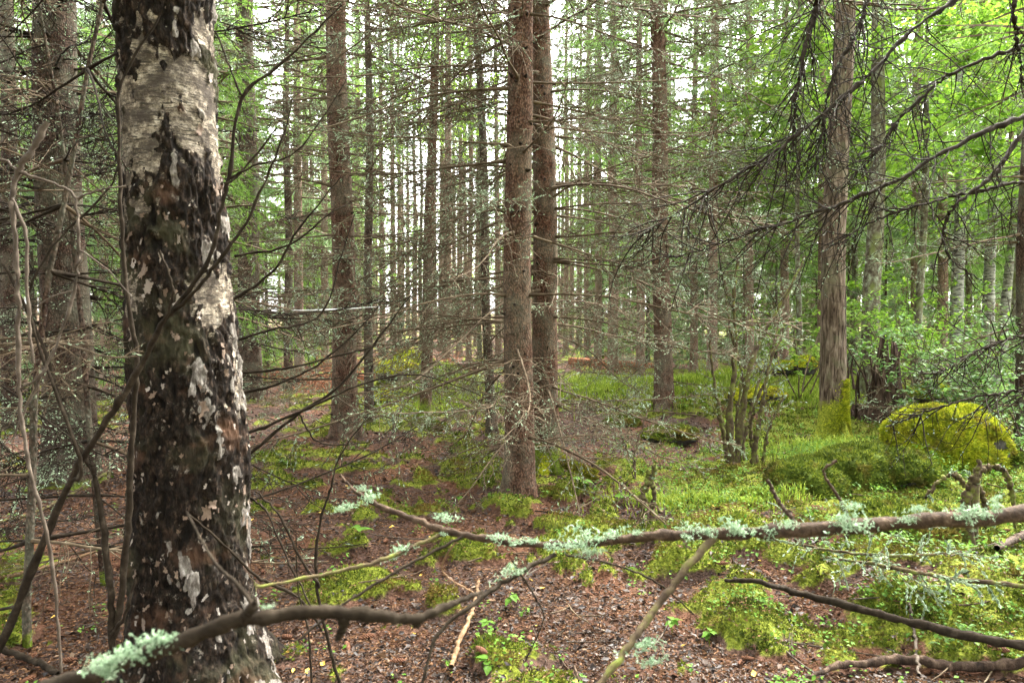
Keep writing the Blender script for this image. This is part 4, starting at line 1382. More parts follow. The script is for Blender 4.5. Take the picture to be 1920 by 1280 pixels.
# ------------------------------------------------------------------ long lichen branch reaching across the clearing
r = np.random.default_rng(311)
F1 = [(2900, 640, 2.2, 40), (2300, 860, 1.75, 36), (1920, 960, 1.55, 30), (1740, 975, 1.55, 28), (1560, 990, 1.55, 26), (1440, 997, 1.57, 24), (1340, 1000, 1.6, 24), (1200, 1006, 1.62, 17),
      (1090, 1020, 1.65, 15), (990, 1019, 1.68, 14), (900, 1008, 1.7, 13), (830, 993, 1.72, 13), (770, 970, 1.75, 11), (705, 945, 1.78, 9), (665, 920, 1.8, 6), (638, 890, 1.82, 4)]
P, R = trace(F1, 120)
t = thing('dead_branch', 'long brown branch with mint green lichen tufts reaching across the clearing', 'branch', P[0])
add_tube_part('stem', t, P, R, 'fore_branch', r, 10, jit=.0012)
SUB = [([(1345, 1003, 1.6, 15), (1290, 1060, 1.55, 14), (1230, 1140, 1.5, 14), (1180, 1210, 1.45, 13), (1120, 1290, 1.4, 12), (1060, 1380, 1.35, 8)], 'mossy_twig'),
       ([(835, 998, 1.72, 9), (780, 1022, 1.68, 8), (700, 1055, 1.62, 8), (600, 1078, 1.58, 7), (480, 1100, 1.5, 5)], 'mossy_twig'),
       ([(870, 1005, 1.7, 6), (800, 1040, 1.66, 6), (720, 1085, 1.6, 6), (640, 1135, 1.55, 5), (560, 1200, 1.5, 4)], 'dark_twig'),
       ([(1040, 1038, 1.66, 9), (990, 1065, 1.6, 9), (930, 1100, 1.55, 10), (890, 1130, 1.5, 9), (820, 1190, 1.45, 7), (790, 1290, 1.4, 6)], 'dark_twig'),
       ([(1500, 990, 1.56, 9), (1460, 940, 1.6, 8), (1440, 900, 1.62, 7)], 'fore_branch'),
       ([(1600, 985, 1.56, 8), (1570, 930, 1.55, 6), (1545, 885, 1.53, 5), (1570, 862, 1.52, 6)], 'fore_branch'),
       ([(1060, 1040, 1.7, 5), (1140, 1055, 1.75, 4), (1230, 1090, 1.8, 4), (1300, 1150, 1.85, 3)], 'dark_twig'),
       ([(960, 1050, 1.68, 4), (1010, 1130, 1.7, 3.5), (1018, 1165, 1.7, 3), (985, 1240, 1.7, 2.5)], 'dark_twig'),
       ([(860, 1005, 1.72, 4), (830, 1070, 1.75, 3), (905, 1120, 1.78, 3)], 'tan_twig')]
for pts, mt in SUB:
    P2, R2 = trace(pts, 40)
    add_tube_part('side_twig', t, P2, R2, mt, r, 7, jit=.0012)
def put_lichen(t, px, py, d, s, r, parent=None, n=2):
    p = at(px, py, d)
    for k in range(n):
        q = p + r.normal(size=3) * .006 * s
        obj('lichen_clump', LICHEN[int(r.integers(0, 7))], t, q - np.array(t.location), (r.uniform(0, 6.28), r.normal() * .3, r.normal() * .4), s * r.uniform(.8, 1.2))['kind'] = 'stuff'
for px, py, d, s in [(655, 948, 1.80, .8), (690, 940, 1.78, .9), (680, 915, 1.79, .6), (640, 955, 1.8, .7), (836, 975, 1.71, .9), (832, 1000, 1.70, .4), (935, 1008, 1.68, .9), (958, 1014, 1.67, .7),
                     (1000, 1012, 1.66, .6), (1040, 1018, 1.64, .9), (1075, 1018, 1.63, 1.2), (1105, 1010, 1.62, 1.4), (1110, 1035, 1.62, 1.1), (1150, 1000, 1.6, .9), (1195, 998, 1.6, .5),
                     (1290, 1000, 1.58, .9), (1320, 996, 1.58, .9), (1390, 985, 1.57, 1.2), (1385, 1000, 1.57, .8), (1440, 990, 1.56, .7), (1480, 986, 1.55, .7), (1575, 975, 1.53, .9),
                     (1590, 985, 1.53, 1.4), (1600, 950, 1.53, .8), (1700, 968, 1.53, .8), (1725, 955, 1.53, .7), (1800, 962, 1.52, 1.0), (1840, 955, 1.52, 1.1), (1870, 945, 1.52, .8), (755, 1030, 1.66, .9), (965, 1068, 1.57, 1.1), (1218, 1215, 1.45, 1.2), (1225, 1240, 1.45, .9)]:
    put_lichen(t, px, py, d, s, r)

# out-of-focus dark branch close to the lens
r = np.random.default_rng(312)
F2 = [(-700, 2100, 1.25, 34), (-250, 1520, 1.1, 34), (60, 1310, 1.0, 32), (200, 1255, .96, 31), (350, 1198, .93, 30), (440, 1162, .92, 29), (480, 1160, .92, 28), (560, 1148, .92, 27), (640, 1148, .93, 28), (720, 1155, .94, 25), (780, 1160, .95, 20),
      (830, 1140, .97, 15), (880, 1118, 1.0, 10), (905, 1108, 1.03, 5)]
P, R = trace(F2, 100)
t = thing('dead_branch', 'dark blurred branch crossing the foot of the old birch, lichen tuft on it', 'branch', P[0])
add_tube_part('stem', t, P, R, 'dark_twig', r, 12, jit=.0008)
for pts in ([(455, 1165, .92, 26), (470, 1142, .91, 20), (478, 1130, .905, 12)], [(645, 1150, .93, 22), (640, 1180, .93, 18), (632, 1200, .93, 8)], [(775, 1160, .95, 18), (785, 1175, .95, 10)],
            [(480, 1140, .92, 8), (440, 1090, .95, 7), (400, 1050, 1.0, 5), (350, 960, 1.1, 4)]):
    P2, R2 = trace(pts, 24)
    add_tube_part('side_twig', t, P2, R2, 'dark_twig', r, 8, jit=.0006)
for px, py, s in [(180, 1250, 1.0), (210, 1235, 1.2), (245, 1225, 1.2), (285, 1215, 1.2), (320, 1205, 1.0), (345, 1200, .7), (200, 1262, .9), (500, 1137, .6)]:
    put_lichen(t, px, py, .93, s * .55, r, n=3)

# ------------------------------------------------------------------ spruce whose drooping dead branches hang in front of the aspen
r = np.random.default_rng(313)
tb = on_ground(2230, 4.6)
t = thing('spruce_tree', 'dark spruce whose bare drooping branches hang in front of the aspen', 'spruce', tb)
me, rad = trunk_mesh(r, 'trunk', 15, .16, straight, M['spruce_dark'], sides=18)
obj('trunk', me, t)
obj('crown', spruce_crown(r, 5, 15.2, 2.2, straight, 90, 18, 8, M['needles'], nl=.08), t)
def tz(pz):
    return np.array([tb[0], tb[1], tb[2] + pz])
HANG = [  # picture polyline, twigs, twig length, downwards pull
    ([(1990, 190, 4.2, 13), (1910, 222, 4.0, 12), (1850, 245, 3.9, 11), (1770, 285, 3.8, 11), (1690, 335, 3.7, 10), (1620, 365, 3.65, 9), (1570, 385, 3.6, 8), (1500, 408, 3.55, 7), (1430, 430, 3.5, 6), (1350, 455, 3.45, 5), (1270, 482, 3.4, 3)], 34, .55, .45),
    ([(1990, 160, 4.2, 12), (1920, 245, 4.0, 11), (1870, 320, 3.9, 10), (1830, 355, 3.85, 9), (1790, 385, 3.8, 8), (1772, 420, 3.8, 7), (1770, 450, 3.8, 6), (1785, 490, 3.8, 5), (1840, 525, 3.8, 4)], 12, .4, .3),
    ([(1940, -140, 4.2, 13), (1800, -10, 4.0, 12), (1725, 45, 3.9, 11), (1650, 120, 3.8, 10), (1600, 165, 3.7, 9), (1540, 215, 3.6, 8), (1480, 265, 3.5, 8), (1420, 305, 3.45, 7), (1340, 355, 3.4, 6), (1260, 405, 3.35, 5), (1195, 445, 3.3, 3)], 46, .6, .6),
    ([(1800, -260, 4.2, 13), (1620, -120, 3.9, 13), (1545, -20, 3.7, 13), (1530, 20, 3.7, 13), (1512, 75, 3.65, 11), (1500, 140, 3.6, 9), (1490, 200, 3.6, 7), (1488, 280, 3.6, 5)], 30, .6, 1.0),
    ([(1960, -200, 4.0, 14), (1905, -20, 3.6, 12), (1905, 60, 3.6, 10), (1912, 110, 3.6, 7), (1918, 160, 3.6, 5)], 10, .4, .8),
    ([(1760, -200, 4.2, 10), (1640, -20, 3.9, 9), (1610, 50, 3.8, 8), (1560, 150, 3.7, 7), (1545, 230, 3.65, 6), (1530, 310, 3.6, 4)], 30, .5, .9),
    ([(2000, 60, 4.2, 10), (1800, 130, 4.1, 8), (1700, 210, 4.05, 7), (1640, 290, 4.0, 6), (1600, 330, 4.0, 4)], 26, .5, .7),
    ([(2000, 330, 4.2, 9), (1900, 345, 4.0, 8), (1780, 370, 3.9, 6), (1660, 405, 3.8, 5), (1560, 460, 3.8, 3)], 20, .45, .3),
    ([(2010, 640, 4.3, 9), (1920, 630, 4.2, 7), (1850, 650, 4.1, 5), (1780, 690, 4.0, 4), (1720, 720, 4.0, 3)], 26, .45, .1),
    ([(2010, 760, 4.3, 8), (1920, 735, 4.2, 6), (1830, 745, 4.1, 5), (1740, 770, 4.0, 4), (1660, 800, 4.0, 3)], 20, .4, .1)]
for k, (pts, nt, tl, dn) in enumerate(HANG):
    P, R = trace(pts, 60)
    z0 = P[0, 2]
    P = np.vstack([[tz(z0 + .1 - tb[2])], [.5 * (tz(z0 + .1 - tb[2]) + P[0])], P])
    R = np.concatenate([[R[0] * 1.2, R[0] * 1.1], R])
    b = MB()
    org = np.array(t.location)
    P = P + r.normal(size=P.shape) * .004
    b.tubes((P - org)[None], knobbly(r, P, R * .8, .25)[None], 7, 0)
    o = obj('branch', b.mesh('branch', M['dark_twig']), t)
    sb, P1, P2 = twig_spray(r, P[6:] - org, int(nt * 1.3), tl * 1.25, dn, 2, .0042, .75)
    speckle(sb, r, P2, nt * 8, .007, 1)
    speckle(sb, r, P1, nt * 8, .008, 1)
    speckle(sb, r, (P[2:] - org)[None], 160, .010, 1)
    obj('twig_spray', sb.mesh('twig_spray', [M['dark_twig'], M['twig_lichen']]), o)['kind'] = 'stuff'

# ------------------------------------------------------------------ bare saplings around the old birch
def sapling(label, lines, mat, seed, name='sapling', cat='sapling', sides=7, jit=.002, group=None):
    r = np.random.default_rng(seed)
    P, R = trace(lines[0], max(20, len(lines[0]) * 6))
    t = thing(name, label, cat, P[0], 0, group)
    add_tube_part('stem', t, P, R, mat, r, sides, jit=jit)
    for ln in lines[1:]:
        P2, R2 = trace(ln, max(14, len(ln) * 6))
        add_tube_part('side_twig', t, P2, R2, mat, r, 6, jit=jit)
    return t, P
S_1, P_1 = sapling('thin dark sapling bowed diagonally across the old birch', [
    [(-150, 1500, 2.95, 17), (0, 1210, 2.85, 16), (60, 1070, 2.8, 15), (130, 905, 2.75, 14), (200, 790, 2.7, 13), (262, 690, 2.66, 12), (310, 600, 2.64, 10), (385, 500, 2.62, 9), (418, 380, 2.62, 8), (432, 320, 2.62, 8), (455, 185, 2.62, 7), (540, 110, 2.66, 5), (640, 10, 2.7, 3)],
    [(320, 590, 2.64, 8), (370, 540, 2.6, 7), (410, 490, 2.6, 7), (470, 400, 2.6, 5), (530, 260, 2.62, 4), (548, 185, 2.65, 3)],
    [(430, 335, 2.62, 5), (480, 310, 2.62, 4), (560, 280, 2.65, 3), (650, 150, 2.7, 2)],
    [(455, 185, 2.62, 5), (440, 150, 2.6, 4), (405, 60, 2.6, 3)],
    [(415, 345, 2.6, 5), (445, 330, 2.62, 4), (520, 240, 2.64, 3)],
    [(310, 600, 2.62, 6), (325, 545, 2.6, 5), (300, 470, 2.6, 4)],
    [(132, 905, 2.75, 8), (150, 860, 2.7, 7), (60, 600, 2.7, 5), (85, 480, 2.7, 4), (200, 360, 2.75, 4), (225, 300, 2.75, 3)]], 'dark_twig', 401)
sapling('two dark upright sapling stems forking from the ground against the birch', [
    [(213, 1290, 2.9, 15), (210, 1215, 2.88, 15), (208, 1120, 2.85, 13), (195, 1000, 2.85, 12), (178, 890, 2.85, 10), (172, 868, 2.85, 9)],
    [(214, 1200, 2.88, 13), (232, 1080, 2.84, 12), (242, 950, 2.8, 12), (248, 800, 2.78, 11), (256, 680, 2.76, 10), (240, 560, 2.76, 8), (228, 420, 2.76, 7), (224, 250, 2.76, 6), (230, 150, 2.76, 5), (300, 30, 2.76, 3)],
    [(178, 890, 2.85, 8), (130, 800, 2.85, 7), (80, 650, 2.85, 6), (20, 520, 2.85, 5), (-30, 440, 2.85, 4)],
    [(210, 1190, 2.86, 8), (235, 1150, 2.8, 6), (255, 1080, 2.78, 4)]], 'dark_twig', 402)
sapling('pale grey snapped twig hanging down beside the tangled spruce', [
    [(88, 228, 2.2, 12), (62, 275, 2.2, 12), (34, 322, 2.2, 11), (22, 372, 2.2, 10), (30, 480, 2.2, 9), (35, 600, 2.2, 9), (36, 730, 2.2, 8), (50, 850, 2.2, 7), (78, 960, 2.2, 7), (102, 1090, 2.22, 6), (116, 1260, 2.25, 5)],
    [(36, 322, 2.2, 7), (100, 345, 2.2, 5), (140, 370, 2.22, 5), (148, 470, 2.22, 6), (138, 545, 2.22, 6), (112, 630, 2.22, 5), (70, 720, 2.24, 4), (20, 830, 2.26, 3)],
    [(142, 372, 2.22, 5), (190, 355, 2.24, 4), (238, 350, 2.26, 4)],
    [(36, 322, 2.2, 6), (0, 297, 2.2, 5), (-60, 280, 2.2, 5)],
    [(145, 465, 2.22, 3), (200, 505, 2.24, 3), (250, 560, 2.26, 2)],
    [(22, 372, 2.2, 6), (48, 440, 2.2, 7), (52, 560, 2.2, 6), (62, 680, 2.2, 5)],
    [(136, 545, 2.22, 3), (90, 560, 2.22, 3), (60, 585, 2.22, 2)],
    [(36, 730, 2.2, 4), (80, 700, 2.2, 4), (110, 640, 2.2, 3)]], 'grey_twig', 403)
sapling('thin brown sapling rising past the flank of the old birch', [
    [(650, 1330, 3.0, 8), (615, 1200, 2.98, 7), (592, 1080, 2.96, 6), (600, 980, 2.95, 5), (615, 930, 2.95, 4), (640, 850, 2.95, 3), (690, 780, 2.95, 2)],
    [(600, 1100, 2.96, 5), (560, 1040, 2.9, 5), (520, 960, 2.88, 4), (478, 920, 2.86, 3)],
    [(605, 1180, 2.98, 4), (560, 1120, 2.94, 5), (500, 1090, 2.9, 6), (470, 1070, 2.86, 5), (420, 1020, 2.8, 4), (350, 960, 2.75, 3)],
    [(585, 1290, 2.9, 4), (578, 1180, 2.9, 4), (560, 1110, 2.9, 3), (555, 1000, 2.9, 2)]], 'dark_twig', 404)
sapling('fan of fine dark twigs springing out from behind the old birch', [
    [(440, 870, 3.7, 8), (480, 840, 3.72, 7), (560, 775, 3.75, 6), (640, 720, 3.8, 5), (720, 620, 3.85, 4), (780, 540, 3.9, 2)],
    [(440, 820, 3.6, 7), (520, 790, 3.62, 6), (620, 745, 3.65, 5), (700, 713, 3.7, 4), (790, 703, 3.75, 3), (900, 740, 3.8, 2)],
    [(440, 740, 3.6, 7), (520, 720, 3.62, 5), (600, 680, 3.65, 4), (680, 610, 3.7, 3), (720, 560, 3.75, 2)],
    [(440, 700, 3.6, 6), (540, 690, 3.62, 5), (620, 670, 3.65, 4), (700, 650, 3.7, 3)],
    [(440, 640, 3.6, 6), (500, 620, 3.62, 5), (600, 590, 3.7, 4), (640, 480, 3.75, 3), (665, 400, 3.8, 2)],
    [(440, 560, 3.6, 6), (510, 510, 3.62, 5), (560, 430, 3.65, 4), (640, 330, 3.7, 2)],
    [(440, 480, 3.6, 5), (540, 460, 3.62, 4), (620, 400, 3.65, 3), (660, 380, 3.7, 2)],
    [(560, 775, 3.75, 4), (600, 830, 3.75, 3), (690, 830, 3.8, 2)],
    [(465, 930, 3.4, 5), (500, 960, 3.3, 4), (540, 1050, 3.2, 4), (590, 1150, 3.1, 3)]], 'dark_twig', 405)
# the tangle of dead twigs at the picture's dark side
r = np.random.default_rng(406)
for k, (px, d, lb) in enumerate([(40, 3.6, 'brown dead spruce sapling inside the twig tangle, twigs bent down'), (190, 4.4, 'dead spruce sapling full of brown twigs behind the forked stems'), (-90, 4.2, 'dead spruce sapling with long level twigs beside the snapped grey twig')]):
    base = on_ground(px, d)
    t = thing('dead_sapling', lb, 'sapling', base)
    P = walk(r, [[0, 0, -.1]], [[r.normal() * .05, r.normal() * .05, 1]], 4.2, 14, .03)
    b = MB()
    b.tubes(P, np.linspace(.022, .005, 14)[None], 8)
    obj('stem', b.mesh('stem', M['spruce_dark']), t)
    for j in range(34):
        z = r.uniform(.25, 3.9)
        q = P[0, min(13, int((z + .1) / 4.2 * 13))]
        m = DEAD[int(r.integers(0, 12))]
        bo = obj('branch', m, t, q, (r.uniform(-.6, .6), r.uniform(-.25, .35), r.uniform(0, 6.28)), r.uniform(.5, .95))
        if j % 3:
            darken_for_shade(bo)

# ------------------------------------------------------------------ mossy, lichen-covered bare shrubs
def stems_shrub(label, d, lines, seed, ntw, tl, mat='mossy_twig', cat='shrub', name='bare_shrub'):
    r = np.random.default_rng(seed)
    P0, _ = trace([(px, py, d + dd, w) for px, py, dd, w in lines[0]], 10)
    base = P0[0].copy()
    base[2] = gz(base[0], base[1])
    t = thing(name, label, cat, base)
    for ln in lines:
        P, R = trace([(px, py, d + dd, w) for px, py, dd, w in ln], 40)
        P[0, 2] = min(P[0, 2], gz(P[0, 0], P[0, 1]) - .03)
        o = add_tube_part('stem', t, P, R, mat, r, 8, jit=.006, wob=.2)
        sb, P1, P2 = twig_spray(r, P[10:] - base, ntw, tl, -.25, 2, .0042, .9)
        speckle(sb, r, P1, ntw * 9, .016, 1)
        speckle(sb, r, P2, ntw * 14, .014, 1)
        obj('twig_spray', sb.mesh('twig_spray', [M['dead_twig'], M['twig_lichen']]), o)['kind'] = 'stuff'
    return t
stems_shrub('bare many-stemmed shrub with mossy lichened stems before the clearing', 8.1, [
    [(1372, 868, 0, 17), (1368, 790, 0, 14), (1374, 720, 0, 12), (1380, 640, 0, 9), (1376, 560, 0, 7), (1384, 470, 0, 4)],
    [(1380, 866, 0, 15), (1392, 770, .1, 13), (1404, 700, .1, 11), (1424, 640, .2, 9), (1470, 560, .2, 7), (1510, 480, .3, 4)],
    [(1366, 868, 0, 10), (1352, 790, -.1, 8), (1340, 720, -.2, 6), (1330, 640, -.2, 4)],
    [(1390, 868, .1, 9), (1400, 800, .2, 8), (1418, 730, .3, 6), (1452, 640, .4, 5), (1470, 560, .5, 3)],
    [(1384, 868, .1, 8), (1382, 780, .2, 7), (1390, 700, .3, 6), (1366, 600, .3, 4), (1360, 520, .3, 3)]], 421, 12, .55)
stems_shrub('smaller mossy-stemmed shrub leaning beside the many-stemmed one', 8.0, [
    [(1412, 872, 0, 12), (1420, 810, 0, 10), (1432, 750, 0, 8), (1440, 690, 0, 6), (1480, 600, .1, 4)],
    [(1420, 872, 0, 9), (1408, 820, .1, 8), (1415, 760, .1, 6), (1450, 690, .2, 4)],
    [(1430, 874, 0, 7), (1440, 810, -.1, 5), (1470, 740, -.1, 4)]], 422, 9, .4)
stems_shrub('small bare mossy sapling in the litter beyond the twin trunks', 6.9, [
    [(1188, 930, 0, 5), (1188, 880, 0, 4), (1190, 850, 0, 4), (1205, 800, 0, 3), (1218, 760, 0, 2)],
    [(1190, 868, 0, 3), (1175, 840, .1, 3), (1160, 800, .1, 2)]], 423, 6, .2, 'dead_twig')
stems_shrub('twisted short mossy stick standing upright in the litter', 6.0, [
    [(1208, 962, 0, 13), (1204, 930, 0, 13), (1214, 905, 0, 12), (1224, 890, 0, 10), (1228, 868, 0, 7)],
    [(1222, 960, 0, 8), (1226, 930, 0, 8), (1222, 905, 0, 9), (1215, 880, 0, 6)]], 424, 1, .06, 'mossy_twig', 'stick', 'mossy_stick')
stems_shrub('mossy claw-shaped root snag beneath the big mossy boulder', 5.2, [
    [(1815, 990, 0, 20), (1810, 940, 0, 17), (1826, 900, 0, 15), (1838, 862, 0, 8)],
    [(1822, 905, 0, 12), (1850, 878, .05, 11), (1882, 884, .05, 10), (1898, 925, .1, 8), (1905, 990, .1, 6)],
    [(1815, 915, 0, 10), (1792, 890, -.05, 9), (1762, 900, -.1, 7), (1735, 935, -.1, 5)],
    [(1828, 900, 0, 12), (1845, 940, .1, 10), (1850, 990, .1, 9)]], 425, 2, .1, 'mossy_twig', 'root', 'root_snag')

# ------------------------------------------------------------------ splintered stump
def stump(label, px, d, w, h, seed):
    r = np.random.default_rng(seed)
    base = on_ground(px, d)
    t = thing('stump', label, 'stump', base)
    ns, nz = 60, 40
    th = np.arange(ns) * 2 * math.pi / ns
    u = np.linspace(0, 1, nz)
    jag = .62 + .38 * fbm(xyz(np.cos(th) * 2.2, np.sin(th) * 2.2, seed), 3, seed) + .16 * r.random(ns)
    Zz = -.15 + u[:, None] * h * np.clip(jag, .35, 1.1)[None]
    ro = w * d / FPX / 2
    RR = ro * (1.25 - .45 * u[:, None]) * (1 + .35 * np.exp(-u[:, None] * 6)) * (1 + .28 * fbm(xyz(np.cos(th)[None] * 3.5, np.sin(th)[None] * 3.5, u[:, None] * .9), 3, seed + 1))
    V = xyz(RR * np.cos(th), RR * np.sin(th), Zz)
    Vi = xyz(RR * .72 * np.cos(th), RR * .72 * np.sin(th), Zz - .02)
    idx = np.arange(nz * ns).reshape(nz, ns)
    a, c = idx[:-1], idx[1:]
    F = np.stack([a, np.roll(a, -1, 1), np.roll(c, -1, 1), c], -1).reshape(-1, 4)
    b = MB()
    b.add(V, F)
    b.add(Vi, F[:, ::-1])
    top = idx[-1]
    b.add(np.vstack([V[-1], Vi[-1]]), np.stack([np.arange(ns), np.roll(np.arange(ns), -1), np.roll(np.arange(ns), -1) + ns, np.arange(ns) + ns], -1))
    obj('wood_shell', b.mesh('stump', M['rot_wood']), t)
    for _ in range(7):
        a_ = r.uniform(0, 6.28)
        P = walk(r, [[ro * .9 * math.cos(a_), ro * .9 * math.sin(a_), r.uniform(0, .5)]], [[math.cos(a_) * .35, math.sin(a_) * .35, 1]], r.uniform(.5, 1.1), 7, .14)
        bb = MB()
        bb.tubes(P, np.linspace(.022, .004, 7)[None], 5)
        obj('splinter', bb.mesh('splinter', M['rot_wood']), t)
    return t
stump('dark splintered stump with jagged top behind the aspen foot', 1662, 10.8, 56, 1.45, 431)
stump('low rotten stump covered in brown splinters beside the tall splintered one', 1618, 11.2, 50, .45, 437)

# ------------------------------------------------------------------ leafy bushes
def bush(label, px, d, H, spread, n, size, mat, seed, nst=9, group=None, bark='dead_twig', base=None):
    r = np.random.default_rng(seed)
    base = on_ground(px, d) if base is None else base
    t = thing('leafy_bush', label, 'bush', base, 0, group)
    az = r.uniform(0, 6.283, nst)
    P = walk(r, np.zeros((nst, 3)) + r.normal(size=(nst, 3)) * np.array([.08, .08, 0]), xyz(np.cos(az) * spread, np.sin(az) * spread, 1), H * r.uniform(.7, 1.15, nst), 8, .12)
    for k in range(nst):
        b = MB()
        b.tubes(P[k:k + 1], np.linspace(.014, .004, 8)[None] * (.5 + H / 4), 5)
        obj('stem', b.mesh('stem', M[bark]), t)
    i = np.repeat(np.arange(nst), 12)
    p1, T1 = along(P, i, r.uniform(.3, 1, len(i)))
    P1 = walk(r, p1, T1 * .4 + perp(r, T1) * np.array([1, 1, .5]), H * r.uniform(.12, .35, len(i)), 5, .15, (0, 0, -.03))
    b = MB()
    b.tubes(P1, np.linspace(.004, .0018, 5)[None] * np.ones((len(i), 1)), 3)
    q, _ = along(P1, r.integers(0, len(i), n), r.uniform(.15, 1, n))
    q = q + r.normal(size=q.shape) * .02
    add_leaves(b, leaf_quads(r, q, size, .75, .1, .6), 1)
    obj('foliage', b.mesh('foliage', [M[bark], M[mat]], smooth=False), t)
bush('glossy green leafy bush drooping beside the mossy boulder', 1800, 9.7, 1.7, .75, 2400, .075, 'leaf_blue', 441, 11)
bush('glossy leafy bush overhanging the brown stone', 1890, 9.0, 1.5, .8, 1900, .07, 'leaf_blue', 442, 10)
bush('pale green bush between the splintered stump and the birches', 1715, 12.5, 2.3, .55, 2200, .08, 'leaf', 443, 9)
bush('yellow-green sapling bush growing close by the furrowed aspen', 1505, 12.5, 2.2, .35, 900, .10, 'leaf_yellow', 444, 5)
bush('airy green bush behind the lichen-spotted trunk', 1680, 15.5, 2.6, .5, 2200, .09, 'leaf', 445, 9)
bush('small bright bush at the foot of the leaning birches', 1870, 14.5, 1.6, .6, 1500, .08, 'leaf', 446, 8)
bush('low leafy shrub at the brown stones below the bush', 1900, 7.9, .7, .9, 900, .055, 'leaf_blue', 447, 8)

# ------------------------------------------------------------------ fallen log, brush of red dead needles, dry branches
def log(label, p0, p1, rad, mat, seed, name='fallen_log', cat='log'):
    r = np.random.default_rng(seed)
    n = 26
    P = np.linspace(p0, p1, n)
    P[:, 2] += .02 * np.sin(np.linspace(0, 5, n) + seed)
    R = rad * np.linspace(1, .75, n) * (1 + .06 * r.normal(size=n))
    R[0] *= .05
    R[-1] *= .05
    P[0] = P[1] + (P[0] - P[1]) * .02
    P[-1] = P[-2] + (P[-1] - P[-2]) * .02
    t = thing(name, label, cat, P[0])
    b = MB()
    b.tubes((P - P[0])[None], R[None], 12)
    obj('stem', b.mesh('stem', M[mat]), t)
    for k in range(4):
        i = int(r.integers(4, n - 4))
        q = walk(r, [P[i] - P[0]], [r.normal(size=3) * np.array([1, 1, .3]) + np.array([0, 0, .9])], r.uniform(.1, .3), 4, .1)
        bb = MB()
        bb.tubes(q, np.linspace(rad * .25, rad * .1, 4)[None], 5)
        obj('branch_stub', bb.mesh('branch_stub', M[mat]), t)
    return t
a_, c_ = on_ground(585, 16.5), on_ground(790, 15.5)
log('red-brown rotten log lying behind the mossy lumps', a_ + [0, 0, .12], c_ + [0, 0, .22], .11, 'red_log', 451)
a_, c_ = on_ground(690, 21), on_ground(900, 22)
log('dark log lying far back in the bright gap', a_ + [0, 0, .1], c_ + [0, 0, .1], .12, 'rot_wood', 452)
a_, c_ = on_ground(1060, 24), on_ground(1240, 23)
log('reddish log across the far side of the mossy clearing', a_ + [0, 0, .12], c_ + [0, 0, .12], .13, 'red_log', 453)
def red_bough(r):
    b = MB()
    P = walk(r, [[0, 0, .05]], [[1, 0, .1]], 1.5, 8, .08, (0, 0, -.02))
    b.tubes(P, np.linspace(.014, .004, 8)[None], 4, 1)
    n = 46
    p, T = along(P, np.zeros(n, int), r.uniform(.1, 1, n))
    P1 = walk(r, p, T + perp(r, T) * np.array([1, 1, .5]), r.uniform(.2, .5, n), 4, .15, (0, 0, -.02))
    b.tubes(P1, np.linspace(.004, .002, 4)[None] * np.ones((n, 1)), 3, 1)
    m = n * 16
    q, Tq = along(P1, np.repeat(np.arange(n), 16), r.uniform(0, 1, m))
    nd = norm(Tq * .8 + perp(r, Tq) * .7)
    w = perp(r, nd) * .006
    b.tris(np.stack([q - w, q + w, q + nd * r.uniform(.03, .07, (m, 1))], 1), 0)
    return b.mesh('red_bough', [M['needles_red'], M['dead_twig']], smooth=False)
r = np.random.default_rng(461)
RB = [red_bough(r) for _ in range(3)]
for k in range(26):
    px, d = (r.uniform(555, 790), r.uniform(14.5, 22)) if k < 18 else (r.uniform(1060, 1480), r.uniform(19, 27))
    p = on_ground(px, d)
    t = tag(obj('fallen_bough', RB[k % 3], None, p, (r.normal() * .2, -r.uniform(0, .3), r.uniform(0, 6.28)), r.uniform(.8, 1.4)),
            'fallen spruce bough with red-brown dead needles around the rotten log' if k < 18 else 'fallen spruce bough with red-brown needles beyond the mossy clearing', 'bough',
            'red-brown boughs around the rotten log' if k < 18 else 'red-brown boughs beyond the clearing')
for k in range(40):
    if k < 18:
        px, d, lb, gr = r.uniform(820, 930), r.uniform(11.5, 17), 'dry pale dead branch in the brush heap beyond the knotty trunk', 'dry branches of the brush heap'
    elif k < 30:
        px, d, lb, gr = r.uniform(480, 680), r.uniform(11, 18), 'dry dead branch lying on the floor behind the thick reddish spruce', 'dry branches behind the thick spruce'
    else:
        px, d, lb, gr = r.uniform(1060, 1340), r.uniform(11.5, 19), 'dry dead branch lying around the lichen-hung spruce', 'dry branches around the lichen-hung spruce'
    p = on_ground(px, d)
    tag(obj('fallen_branch', DEAD[int(r.integers(0, 10))], None, p + [0, 0, .06], (r.normal() * .3, r.normal() * .06 - .03, r.uniform(0, 6.28)), r.uniform(.8, 1.3)), lb, 'branch', gr)

# traced sticks on the floor
def floor_stick(label, pts, mat, seed, lich=0, lift=.02, name='fallen_stick', twigs=0):
    r = np.random.default_rng(seed)
    q = []
    for px, py, w in pts:
        g = ground_at(px, py)
        d = g[1]
        q.append([g[0], g[1], g[2] + w * d / FPX / 2 + lift, w * d / FPX / 2])
    s = smooth_line(np.array(q), 40)
    P, R = s[:, :3], np.maximum(s[:, 3], .001)
    t = thing(name, label, 'stick', P[0])
    add_tube_part('stem', t, P, R, mat, r, 8, jit=.003)
    if twigs:
        sb, P1, P2 = twig_spray(r, P - P[0], twigs, .35, -.1, 2, .003, .9)
        speckle(sb, r, P2, lich * 2, .011, 1)
        speckle(sb, r, P1, lich, .013, 1)
        speckle(sb, r, (P - P[0])[None], lich, .015, 1)
        obj('twig_spray', sb.mesh('twig_spray', [M['dead_twig'], M['twig_lichen']]), t)['kind'] = 'stuff'
